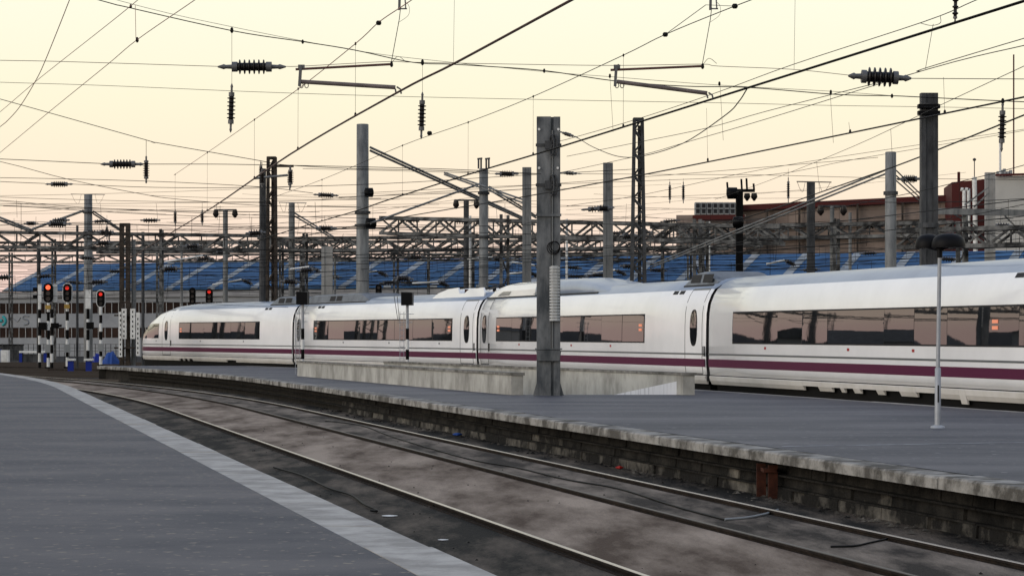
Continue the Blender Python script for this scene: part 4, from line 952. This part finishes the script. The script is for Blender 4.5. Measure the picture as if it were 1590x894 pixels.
ORD = ['first', 'second', 'third', 'fourth', 'fifth', 'sixth', 'seventh', 'eighth', 'ninth', 'tenth', 'eleventh', 'twelfth', 'thirteenth', 'fourteenth', 'fifteenth', 'sixteenth', 'seventeenth', 'eighteenth', 'nineteenth']
ORD += ['twentieth'] + ['twenty-' + o_ for o_ in ORD[:9]] + ['thirtieth'] + ['thirty-' + o_ for o_ in ORD[:9]] + ['fortieth'] + ['forty-' + o_ for o_ in ORD[:9]]
spots = []
for k in range(48):
    Z = rn.uniform(105, 190); x = rn.uniform(0, 1560); y = rn.uniform(338, 440)
    if 520 < x < 575 or 820 < x < 880: x += 70
    if 1000 < x < 1180 and y > 420: y -= 60
    spots.append((x, y, Z, rn.uniform(-3, 3)))
for k, (x, y, Z, dy) in enumerate(sorted(spots)):
    t = thing('yard_insulator', P(x, y, Z), 'small dark strain insulator in the wires above the yard, ' + ORD[k] + ' from the left', 'insulator', 'yard insulators')
    insulator(t, P(x - 16, y, Z), P(x + 16, y + dy, Z), .17, 4, frac=.5)

# ------------------------------------------------------------------ depot with the blue roof
ph = R(24); ev = Vector((math.cos(ph), -math.sin(ph), 0)); gv = Vector((math.sin(ph), math.cos(ph), 0))
D0 = Vector((-55.7, 262, 0)); ZEV = 6.35; RUN = 8.6; RISE = 3.0; LEN = 118.0
t = thing('depot_building', (D0.x, D0.y, -.8), 'long grey depot with ribbon windows and a blue roof with pale skylights', 'building')
def dp(s_, g, z): return D0 + ev * s_ + gv * g + Vector((0, 0, z))
def dbox(mb, s0, s1, g0, g1, z0, z1): return mb.hexa([dp(s0, g0, z0), dp(s1, g0, z0), dp(s1, g1, z0), dp(s0, g1, z0), dp(s0, g0, z1), dp(s1, g0, z1), dp(s1, g1, z1), dp(s0, g1, z1)])
for nm, z0, z1, m, g in (('lower_wall', -.8, 1.2, 'facade', 0), ('middle_wall', 2.32, 3.83, 'facade', 0), ('upper_wall', 5.0, 5.55, 'facade', 0), ('eaves_fascia', 5.55, 6.2, 'fascia', -.25)):
    dbox(MB(), -26, LEN, g, 16, z0, z1).build(nm, m, t)
dbox(MB(), -26, LEN, .25, 16, 1.2, 5.0).build('core', 'facade', t)
for row, (z0, z1) in enumerate(((1.2, 2.32), (3.83, 5.0))):
    for k in range(46):
        s0 = -12 + k * .86
        dbox(MB(), s0 + .03, s0 + .83, .10, .14, z0 + .05, z1 - .05).build('window_pane', 'pane', t)
    for k in range(47): dbox(MB(), -12 + k * .86 - .032, -12 + k * .86 + .032, .04, .2, z0, z1).build('mullion', 'mullion', t)
rt = dbox(MB(), -.2, LEN, -.3, .3, ZEV - .12, ZEV + .05).build('eaves_gutter', 'steel_dark', t)
PW = 5.2
for k in range(int(LEN / PW)):
    s0 = k * PW
    for nm, a, b_, m, dz in (('skylight', s0, s0 + .85, 'skylight', .04), ('roof_panel', s0 + .86, s0 + 3.0, 'blue_roof', 0), ('roof_panel', s0 + 3.03, s0 + PW - .01, 'blue_roof', 0.01)):
        MB().hexa([dp(a, -.35, ZEV - .05 + dz), dp(b_, -.35, ZEV - .05 + dz), dp(b_, RUN, ZEV + RISE + dz), dp(a, RUN, ZEV + RISE + dz), dp(a, -.35, ZEV + .1 + dz), dp(b_, -.35, ZEV + .1 + dz), dp(b_, RUN, ZEV + RISE + .15 + dz), dp(a, RUN, ZEV + RISE + .15 + dz)]).build(nm, m, t)
MB().hexa([dp(0, RUN, ZEV + RISE), dp(LEN, RUN, ZEV + RISE), dp(LEN, 2 * RUN, ZEV - .2), dp(0, 2 * RUN, ZEV - .2), dp(0, RUN, ZEV + RISE + .14), dp(LEN, RUN, ZEV + RISE + .14), dp(LEN, 2 * RUN, ZEV), dp(0, 2 * RUN, ZEV)]).build('rear_roof', 'blue_roof', t)
# wall marks: teal ring segment and grey scrawl
def wp_(x, y, out=.03):
    k = (x - CX) / F; q = D0; den = ev.x - k * ev.y; s_ = (k * q.y - q.x) / den; p = q + ev * s_
    return Vector((p.x, p.y, EYE + (HY - y) * p.y / F)) - gv * out
mb = MB(); mb.tube([wp_(2 + 7 * math.cos(a), 498 + 7 * math.sin(a)) for a in [-1.2 + 2.4 * k / 10 for k in range(11)]], .16, 6)
mb.build('teal_emblem', 'teal', t); MB().tube([wp_(0, 498), wp_(4, 498)], .18, 6).build('teal_emblem', 'teal', t)
MB().tube(smooth([wp_(x, y, .01) for x, y in ((45, 491), (38, 490), (36, 494), (43, 497), (44, 502), (38, 504))], 4), .09, 5).build('painted_scrawl', 'graffiti', t)
MB().tube(smooth([wp_(x, y, .01) for x, y in ((14, 497), (20, 494), (27, 499), (32, 493))], 4), .06, 5).build('painted_scrawl', 'graffiti', t)

# ------------------------------------------------------------------ tan building, pale block
t = thing('tan_building', P(1050, 518, 305), 'wide tan industrial building with dark red roof trim and rooftop chillers', 'building')
def pq(x, y, Z): return P(x, y, Z)
def block(name, x0, x1, y0, y1, Z0, Z1, m, par, dep=40, zb=-.8):
    a, b_ = P(x0, y0, Z0), P(x1, y1, Z1); o = Vector((.1 * dep, dep, 0))
    return MB().hexa([Vector((a.x, a.y, zb)), Vector((b_.x, b_.y, zb)), Vector((b_.x, b_.y, zb)) + o, Vector((a.x, a.y, zb)) + o, a, b_, b_ + o, a + o]).build(name, m, par)
block('main_wall', 1152, 1760, 325, 296, 305, 292, 'tan_wall', t); block('low_wing', 1050, 1158, 334, 333, 303, 301, 'tan_wall', t, 20)
def trim(x0, x1, y0, y1, Z0, Z1, h, m='red_trim'):
    MB().beam(P(x0, y0, Z0 - .3), P(x1, y1, Z1 - .3), .8, h).build('roof_trim', m, t)
trim(1150, 1760, 323, 294, 305, 292, .75); trim(1076, 1156, 338, 337, 302, 300.6, .6)
for y0, y1 in ((352, 330), (372, 354)): trim(1160, 1760, y0, y1, 304.6, 291.6, .22, 'steel_brown')
for k in range(8):
    x = 1084 + k * 9; p = P(x, 333, 303 - .1); ch = MB().box((p.x - .34, p.y, p.z), (p.x + .30, p.y + 2, p.z + 1.55)).build('chiller', 'grey_paint', t)
    for j in range(2): MB().box((p.x - .26, p.y - .04, p.z + .15 + j * .7), (p.x + .2, p.y - .003, p.z + .68 + j * .7)).build('louvre', 'seam', ch)
for x in (1190, 1240, 1330, 1400): block('wall_rib', x, x + 3, 326 - (x - 1152) * .0475, 326 - (x - 1149) * .0475, 304 - (x - 1152) * .0213, 304 - (x - 1149) * .0213, 'steel_brown', t, .5)
block('red_plant_room', 1478, 1546, 283, 277, 288, 286, 'red_trim', t, 12); block('flue_box', 1487, 1491, 267, 267, 288, 288, 'red_trim', t, .5)
for x in (1497, 1504):
    tube('flue_pipe', smooth(WP([(x, 380, 286), (x, 300, 286), (x - 1, 295, 286), (x - 5, 294, 286)]), 4), .22, 'plate', t, 8)
t = thing('pale_block', P(1545, 518, 280), 'pale grey windowless block at the right edge with red roof rail', 'building')
block('wall', 1546, 1800, 274, 268, 280, 274, 'grey_block', t, 25)
MB().beam(P(1545, 272, 279.6), P(1700, 268, 276), .4, .25).build('roof_rail', 'red_trim', t)
for x, y0, m in ((1553, 205, 'plate'), (1574, 85, 'red_trim')): tube('antenna_mast', WP([(x, 272, 281), (x, y0, 281)]), .14 if m == 'plate' else .09, m, t, 6)
for k in range(5): block('roof_cabinet', 1548 + k * 5, 1552 + k * 5, 266 - (k % 3) * 2, 266 - (k % 3) * 2, 281, 281, 'grey_paint', t, 1, P(0, 273, 281).z)
t = thing('roof_antenna', P(1513, 518, 285), 'slim antenna pole with small globe above the red plant room', 'antenna')
tube('pole', WP([(1515, 400, 285), (1513, 275, 285)]), .28, 'plate', t, 8); tube('rod', WP([(1513, 276, 285), (1513, 249, 285)]), .06, 'steel_dark', t, 6)
MB().tube(WP([(1510.5, 248, 285), (1513, 248, 285), (1515.5, 248, 285)]), [.1, .22, .1], 8).build('globe', 'steel_dark', t)

# ------------------------------------------------------------------ signals
def stadium(cx, cz, y, w, h, n=8):
    r = w / 2; s_ = h / 2 - r; o = []
    for k in range(n + 1): a = math.pi * k / n; o.append(Vector((cx + r * math.cos(a), y, cz + s_ + r * math.sin(a))))
    for k in range(n + 1): a = math.pi + math.pi * k / n; o.append(Vector((cx + r * math.cos(a), y, cz - s_ + r * math.sin(a))))
    return o
def signal(label, x, Z, yh0, yh1, wpx, rim, lit=True, hot=False, stripes_=5, zb=-.8, head=True, plate=None, box=True, yb=None):
    s_ = Z / F; c = P(x, (yh0 + yh1) / 2, Z); h = (yh1 - yh0) * s_; w = wpx * s_
    t = thing('railway_signal', (c.x, Z, zb), label, 'signal', 'railway signals')
    top = c.z - h / 2
    if head:
        hd = MB().prism(stadium(c.x, c.z, Z - .06, w, h), (0, .12, 0)).build('signal_head', 'black_paint', t)
        if rim: MB().prism(stadium(c.x, c.z, Z + .07, w + .14, h + .14), (0, .03, 0)).build('backboard_rim', 'white_paint', t)
        for k, zz in enumerate((h * .27, -.02, -h * .30)):
            ct = Vector((c.x, Z - .07, c.z + zz)); rr_ = w * .24
            ln = MB().tube([ct, ct + Vector((0, -.03, 0))], rr_, 14).build('lens', ('red_lamp_hot' if hot else 'red_lamp') if (k == 0 and lit) else 'lens', hd)
            hood = [ct + Vector((rr_ * 1.2 * math.cos(a), 0, rr_ * 1.2 * math.sin(a))) for a in [math.pi * j / 8 for j in range(9)]]
            MB().loft([hood, [p + Vector((0, -.16, .01)) for p in hood]], closed=False, caps=False).build('lens_hood', 'black_paint', hd)
    n = stripes_; st = (top - zb - .25) / (n * 2 + 1); r = 2.4 * s_
    for k in range(n * 2 + 1):
        tube('post_band', [(c.x, Z, zb + .25 + k * st), (c.x, Z, zb + .25 + (k + 1) * st)], r, 'white_paint' if k % 2 == 0 else 'black_paint', t, 10)
    MB().box((c.x - .2, Z - .2, zb), (c.x + .2, Z + .2, zb + .26)).build('post_base', 'black_paint', t)
    if plate: MB().box((c.x - .18, Z - .16, top - .42), (c.x + .18, Z - .12, top - .16)).build('number_plate', plate, t)
    if box: MB().box((c.x - .16, Z - .30, zb + 1.2), (c.x + .22, Z - .11, zb + 1.75)).build('junction_box', 'grey_paint', t)
    return t
t = signal('signal with brightly lit red lamp, leftmost of the lit ones', 75, 158, 439, 470, 15, False, True, True, 3, plate='yellow_plate')
p = P(85, 455, 158.3); MB().prism(stadium(p.x, p.z, 158.3, .34, 1.25), (0, .04, 0)).build('side_backboard', 'white_paint', t)
t2 = thing('railway_signal', (P(62, 570, 158).x, 158, -.8), 'signal turned away, white backboard seen edge-on left of the bright red lamp', 'signal', 'railway signals')
pz_ = P(62, 455, 158); MB().box((pz_.x - .12, 157.9, pz_.z - .6), (pz_.x + .12, 158.0, pz_.z + .6)).build('backboard', 'white_paint', t2)
for dz in (-.25, .25): MB().box((pz_.x - .45, 157.9, pz_.z + dz - .12), (pz_.x - .13, 158.2, pz_.z + dz + .12)).build('lamp_hood', 'black_paint', t2)
for k in range(8):
    h0 = -.8 + k * .58; tube('post_band', [(pz_.x - .02, 158, h0), (pz_.x - .02, 158, h0 + .58)], .10, ('black_paint', 'white_paint')[k % 2], t2, 10)
MB().box((pz_.x - .05, 157.7, 1.9), (pz_.x + .45, 158.05, 2.4)).build('auxiliary_lamp', 'black_paint', t2)
t3 = thing('railway_signal', (P(80.5, 570, 156).x, 156, -.8), 'striped signal post with small black shunting lamp beside the bright red signal', 'signal', 'railway signals')
px_ = P(80.5, 500, 156).x
for k in range(7): tube('post_band', [(px_, 156, -.8 + k * .58), (px_, 156, -.8 + k * .58 + .58)], .10, ('black_paint', 'white_paint')[k % 2], t3, 10)
MB().box((px_, 155.6, 2.0), (px_ + .5, 155.9, 2.35)).build('shunting_lamp', 'black_paint', t3); MB().box((px_ + .2, 155.55, 2.1), (px_ + .7, 155.75, 2.25)).build('lamp_hood', 'black_paint', t3)
signal('signal with white-rimmed oval head and dim red lamp, middle of three', 104.5, 160, 440.5, 469, 12.5, True, True, False, 3, plate='yellow_plate')
signal('smaller white-rimmed signal with red lamp, nearest the brown twin mast', 156.5, 170, 451, 476, 11.5, True, True, False, 3)
t4 = thing('railway_signal', (P(136.5, 570, 155).x, 155, -.8), 'striped post with tall pale plate and black lamp before the round mast', 'signal', 'railway signals')
px_ = P(136.5, 500, 155).x
for k in range(6): tube('post_band', [(px_, 155, -.8 + k * .68), (px_, 155, -.8 + k * .68 + .68)], .10, ('white_paint', 'black_paint')[k % 2], t4, 10)
MB().box((px_ - .15, 154.9, 3.28), (px_ + .2, 155.0, 4.5)).build('pale_plate', 'plate', t4); MB().box((px_ - .02, 154.5, 1.95), (px_ + .42, 154.88, 2.4)).build('shunting_lamp', 'black_paint', t4)
for i, (x, y0, y1, lit) in enumerate(((299, 446, 470, False), (325, 447.5, 469, True), (588, 441, 462, False))):
    signal(('dark signal head edge-on above the leading carriage', 'signal with dim red lamp above the leading carriage', 'dark signal head with pale edge left of the black box signal')[i], x, 160, y0, y1 + 3, 9.5 if i != 1 else 11, False, lit, False, 3)
def box_signal(label, x, Z, yt, yb_, base_):
    s_ = Z / F; c = P(x, (yt + yb_) / 2, Z); t = thing('box_signal', (c.x, Z, 0), label, 'signal', 'box signals on the platform')
    w, h = 19 * s_, (yb_ - yt) * s_
    MB().hexa([(c.x - w/2, Z - .2, c.z - h/2), (c.x + w/2 * .8, Z - .2, c.z - h/2), (c.x + w/2, Z + .25, c.z - h/2), (c.x - w/2 * .7, Z + .25, c.z - h/2),
               (c.x - w/2, Z - .2, c.z + h/2), (c.x + w/2 * .8, Z - .2, c.z + h/2 - .02), (c.x + w/2, Z + .25, c.z + h/2), (c.x - w/2 * .7, Z + .25, c.z + h/2)]).build('signal_box', 'lamp_black', t)
    ht = c.z - h / 2
    z = 0; seq = [.70, .42, .42, .42, .0]
    zs_ = [0, .62, 1.02, 1.42, 1.86, ht]
    for k in range(5): tube('post_band', [(c.x, Z, zs_[k]), (c.x, Z, zs_[k+1])], .07 if k < 4 else .06, ('white_paint', 'black_paint', 'white_paint', 'black_paint', 'post_grey')[k], t, 10)
    for sx in (-.30, -.14): tube('ladder_rail', [(c.x + sx, Z + .05, 0), (c.x + sx * (1 if sx < -.2 else 1), Z + .05, ht - .25)], .012, 'post_grey', t, 5)
    for k in range(9): tube('ladder_rung', [(c.x - .30, Z + .05, .25 + k * .22), (c.x - .14, Z + .05, .25 + k * .22)], .010, 'post_grey', t, 5)
    tube('hoop', [(c.x - .32, Z, ht - .35), (c.x + .26, Z, ht - .35)], .012, 'post_grey', t, 5)
    tube('hoop', [(c.x - .40, Z, ht - .68), (c.x + .2, Z, ht - .68)], .012, 'post_grey', t, 5)
    return t
box_signal('black box signal on striped post by the first carriage gap', 470, 96.8, 452.5, 473, 580)
t = box_signal('black box signal on striped post with ladder, before the second carriage', 632.5, 95.2, 453.5, 474, 563)
for dx, dx2 in ((-20, -14), (-15, -12)): tube('guard_rod', WP([(632 + dx, 460, 95.2), (632 + dx2, 498, 95.2)]), .012, 'steel_dark', t, 5)

# ------------------------------------------------------------------ lamp post on the far platform
LZ = G(1456, 664).y; LX = G(1456, 664).x; LX2 = P(1459, 400, LZ).x
t = thing('lamp_post', (LX, LZ, 0), 'grey lamp post with twin black dome heads on the far platform', 'lamp post')
zz = lambda y: EYE + (HY - y) * LZ / F
tube('lower_shaft', [(LX, LZ, 0), (LX + .004, LZ, zz(572)), (LX + .004, LZ, zz(571))], [.055, .052, .04], 'post_grey', t, 12)
tube('upper_shaft', [(LX + .004, LZ, zz(572)), (LX2, LZ, zz(398))], [.037, .033], 'post_grey', t, 12)
MB().tube([(LX, LZ, 0), (LX, LZ, .03), (LX, LZ, .05)], [.13, .12, .06], 12).build('base_flange', 'post_grey', t)
MB().box((LX - .012, LZ - .0605, .45), (LX + .014, LZ - .05, .75)).build('service_hatch', 'seam', t)
tube('neck', [(LX2, LZ, zz(400)), (LX2, LZ, zz(385))], .05, 'lamp_black', t, 10)
for xc, w, dy in ((1447, .36, .35), (1472, .45, -.05)):
    c = P(xc, 376, LZ); rings = []
    for rr_, dz in ((1.0, -.10), (1.02, -.06), (1.0, .0), (.9, .07), (.7, .12), (.4, .15), (.05, .16)):
        rings.append([Vector((c.x + w / 1.55 * rr_ * math.cos(2*math.pi*k/24), LZ + dy + w / 1.7 * rr_ * math.sin(2*math.pi*k/24), c.z + dz)) for k in range(24)])
    MB().loft(rings).build('lamp_dome', 'lamp_black', t)
    tube('lamp_arm', [(LX2, LZ, zz(388)), (c.x, LZ + dy, c.z - .07)], .035, 'lamp_black', t, 8)

# ------------------------------------------------------------------ left yard: stands, cabinets, tarps, rails
for i, (x, lab) in enumerate(((110, 'dark blue stand with white top, left of two beside the signal posts'), (138, 'dark blue stand with white top, right of two beside the signal posts'))):
    Z = 146; p = P(x, 575, Z); t = thing('blue_stand', (p.x, Z, -.8), lab, 'stand', 'blue stands')
    MB().box((p.x - .17, Z - .15, -.8), (p.x + .17, Z + .15, .0)).build('pedestal', 'blue_paint', t); MB().box((p.x - .27, Z - .25, .003), (p.x + .27, Z + .25, .13)).build('top_plate', 'white_paint', t)
    MB().box((p.x - .25, Z - .24, -.8), (p.x + .25, Z + .24, -.76)).build('foot_plate', 'concrete_post', t)
p = P(8, 552, 190); t = thing('white_cabinet', (p.x, 190, -.8), 'small white cabinet at the left edge below the depot', 'cabinet')
MB().box((p.x - .3, 189.6, -.8), (p.x + .34, 190.2, .35)).build('cabinet_body', 'white_paint', t); MB().box((p.x - .36, 189.58, -.8), (p.x - .303, 190.2, .40)).build('side_panel', 'blue_paint', t); MB().box((p.x - .2, 189.57, -.5), (p.x + .2, 189.597, .2)).build('cabinet_door', 'plate', t)
def heap(name, label, x0, x1, y0, y1, Z, m, seed, cat):
    rn_ = random.Random(seed); a, b_ = P(x0, y1, Z), P(x1, y0, Z); h = b_.z + .8; L = b_.x - a.x; rings = []
    for i in range(9):
        u_ = i / 8; k = (math.sin(math.pi * min(.97, max(.03, u_))) ** .5) * rn_.uniform(.75, 1)
        rings.append([Vector((a.x + L * u_, Z - .7 * k * 1.2 + 0, -.8)), Vector((a.x + L * u_, Z - .6 * k, -.8 + h * k * rn_.uniform(.5, .7))), Vector((a.x + L * u_, Z - .2 * k, -.8 + h * k)), Vector((a.x + L * u_, Z + .4 * k, -.8 + h * k * rn_.uniform(.8, 1))), Vector((a.x + L * u_, Z + .9 * k, -.8))])
    t_ = MB().loft(rings, sm=False).build(name, m); tag(t_, label, cat); return t_
heap('blue_tarpaulin', 'crumpled bright blue tarpaulin heap left of the brown twin mast', 159, 186, 543.5, 560, 185, 'tarp', 2, 'tarpaulin')
heap('blue_tarpaulin', 'smaller dull blue tarpaulin heap right of the blue stands', 143, 160, 546, 562, 190, 'blue_paint', 5, 'tarpaulin')
p = P(52, 552, 195); t = thing('covered_rack', (p.x, 195, -.8), 'low rack with white cover and blue ends behind the signal posts', 'rack')
MB().box((p.x - 1.1, 194.6, .1), (p.x + 1.15, 195.4, .25)).build('cover', 'white_paint', t)
for sx in (-1.0, 1.0): MB().box((p.x + sx - .12, 194.7, -.8), (p.x + sx + .12, 195.3, .098)).build('end_frame', 'blue_paint', t)
MB().box((p.x - .88, 194.8, -.7), (p.x + .88, 195.2, .0)).build('rack_body', 'steel_dark', t)
t = thing('wire_fence', P(-10, 552, 215), 'dark wire fence along the foot of the depot', 'fence')
for k in range(30):
    a = P(-20 + k * 8, 550, 212); tube('fence_post', [(a.x, 212, -.8), (a.x, 212, .75)], .03, 'steel_dark', t, 5)
for zf in (.1, .4, .72): tube('fence_wire', [P(-20, 550, 212).xy.to_3d() + Vector((0, 0, zf)), P(215, 550, 212).xy.to_3d() + Vector((0, 0, zf))], .016, 'wire', t, 4)
t = thing('dark_container', P(25, 545, 220), 'low dark container before the depot at the left edge', 'container'); p = P(18, 548, 220)
MB().box((p.x - 1, 219.5, -.8), (p.x + 1, 220.5, .55)).build('container_body', 'steel_dark', t); MB().box((p.x - 1.05, 219.45, .553), (p.x + 1.05, 220.55, .66)).build('container_lid', 'black_paint', t)
# yard rails beyond the platforms
for k in range(10):
    off = -3.5 - 4.4 * (k // 2) + (k % 2) * 1.5 if k < 6 else 1.2 + (k - 6) * 2.6
    f_ = lambda Z: E1(118) + off - (Z - 118) * .8 - .004 * (Z - 118) ** 2 if k >= 6 else E1(Z) + off
    z0_, z1_ = (118, 190) if k >= 6 else (108, 210)
    t = thing('yard_rail', (f_(z0_), z0_, -.8), ('first', 'second', 'third', 'fourth', 'fifth', 'sixth', 'seventh', 'eighth', 'ninth', 'tenth')[k] + ' of the dark rails fanning out beneath the signals', 'rail', 'yard rails')
    MB().loft([[(f_(Z) - .05, Z, -.8), (f_(Z) + .05, Z, -.8), (f_(Z) + .04, Z, -.62), (f_(Z) - .04, Z, -.62)] for Z in zs(z0_, z1_, 4)], sm=False).build('rail_body', 'rail_brown', t)
for k in range(6):
    Z = 133 + k * 11; f_ = lambda s_: Z - s_ * .10
    t = thing('yard_rail', (-70, Z, -.8), ('nearest', 'second', 'third', 'fourth', 'fifth', 'farthest')[k] + ' of the rails crossing before the depot', 'rail', 'yard rails')
    MB().beam((-75, Z + 5, -.70), (-8, Z - 2, -.70), .10, .2).build('rail_body', 'rail_brown', t)

# ------------------------------------------------------------------ small things on the track bed
def gp(x, y, z=SLABZ + .03): return G(x, y, z)
t = thing('black_hose', gp(500, 648), 'thin black hose lying between the middle and shiny rails', 'hose')
tube('hose_run', smooth([gp(x, y) for x, y in ((505, 653), (560, 660), (610, 678), (680, 699), (740, 715), (800, 725), (880, 744), (960, 758), (1050, 786), (1125, 806))]), .014, 'cable', t, 6)
tube('pale_end', smooth([gp(x, y) for x, y in ((1125, 806), (1160, 803), (1190, 797), (1208, 791))]), .016, 'grey_paint', t, 6)
t = thing('black_hose', gp(560, 780), 'short black hose curling beside the near platform kerb', 'hose')
tube('hose_run', smooth([gp(x, y) for x, y in ((425, 725), (470, 738), (510, 757), (545, 768), (565, 782), (582, 790), (585, 793), (576, 792))]), .016, 'cable', t, 6)
t = thing('black_hose', gp(1290, 850), 'dark cable end lying near the bottom right between the rails', 'hose')
tube('hose_run', smooth([gp(x, y) for x, y in ((1290, 848), (1325, 847), (1350, 842), (1378, 836))]), .012, 'cable', t, 6)
def litter(name, label, x, y, w, h, m, seed):
    rn_ = random.Random(seed); p = gp(x, y, SLABZ + .004); p.x = min(p.x, E2(p.y) + .02); rings = []
    for k in range(5):
        u_ = k / 4; r = math.sin(math.pi * (.1 + .8 * u_)) * w / 2
        rings.append([p + Vector((w * (u_ - .5), r * math.cos(a) * rn_.uniform(.7, 1.1), max(0, h * .5 + h * .5 * math.sin(a) * rn_.uniform(.6, 1.1) * (r * 2 / w)))) for a in [2 * math.pi * j / 7 for j in range(7)]])
    o_ = MB().loft(rings, sm=False).build(name, m); tag(o_, label, 'litter'); return o_
litter('plastic_bag', 'crumpled blue bag below the far platform wall', 792, 677, .22, .09, 'tarp', 1)
litter('drink_can', 'small crushed red can below the far platform wall', 985, 728, .14, .06, 'red_plastic', 2)
litter('paper_scrap', 'small pale scrap beside the near rail', 605, 801, .20, .015, 'plate', 3)
litter('paper_scrap', 'tiny pale scrap near the hose end', 688, 838, .12, .012, 'plate', 4)
t = thing('rusty_bracket', gp(1206, 760), 'pair of rusty steel stubs against the far platform wall', 'bracket')
zb_ = E2(34.0) + .12
for k in range(2): MB().box((zb_ - .05 + .12 * k - .02, 34.0 - k * .42, SLABZ), (zb_ + .06 + .12 * k, 34.08 - k * .42, -.2)).build('stub', 'rust', t)
MB().box((zb_ - .02, 33.55, -.30), (zb_ + .16, 34.1, -.25)).build('cross_plate', 'rust', t)
mb = MB(); rn = random.Random(9)
for k in range(420):
    Z = rn.uniform(20, 75); x = E2(Z) + .16 - abs(rn.gauss(0, .24)); s_ = rn.uniform(.012, .05)
    p = Vector((x, Z, SLABZ + .01)); mb.add([p + Vector((s_ * rn.uniform(.5, 1.3) * a, s_ * b_ * rn.uniform(.5, 1.3), s_ * c_ * rn.uniform(.3, .9))) for a, b_, c_ in ((-1,-1,0),(1,-1,0),(1,1,0),(-1,1,0),(0,0,1.2))], [(0,1,4),(1,2,4),(2,3,4),(3,0,4)])
for k in range(200):
    Z = rn.uniform(16, 60); x = E1(Z) + rn.uniform(.5, 6.6); s_ = rn.uniform(.006, .02)
    p = Vector((x, Z, SLABZ + .02)); mb.add([p + Vector((s_ * a, s_ * b_, s_ * c_)) for a, b_, c_ in ((-1,-1,0),(1,-1,0),(1,1,0),(-1,1,0),(0,0,1.0))], [(0,1,4),(1,2,4),(2,3,4),(3,0,4)])
o = mb.build('rubble', 'block'); o['kind'] = 'stuff'; tag(o, 'loose rubble and grit along the foot of the far platform wall', 'rubble')
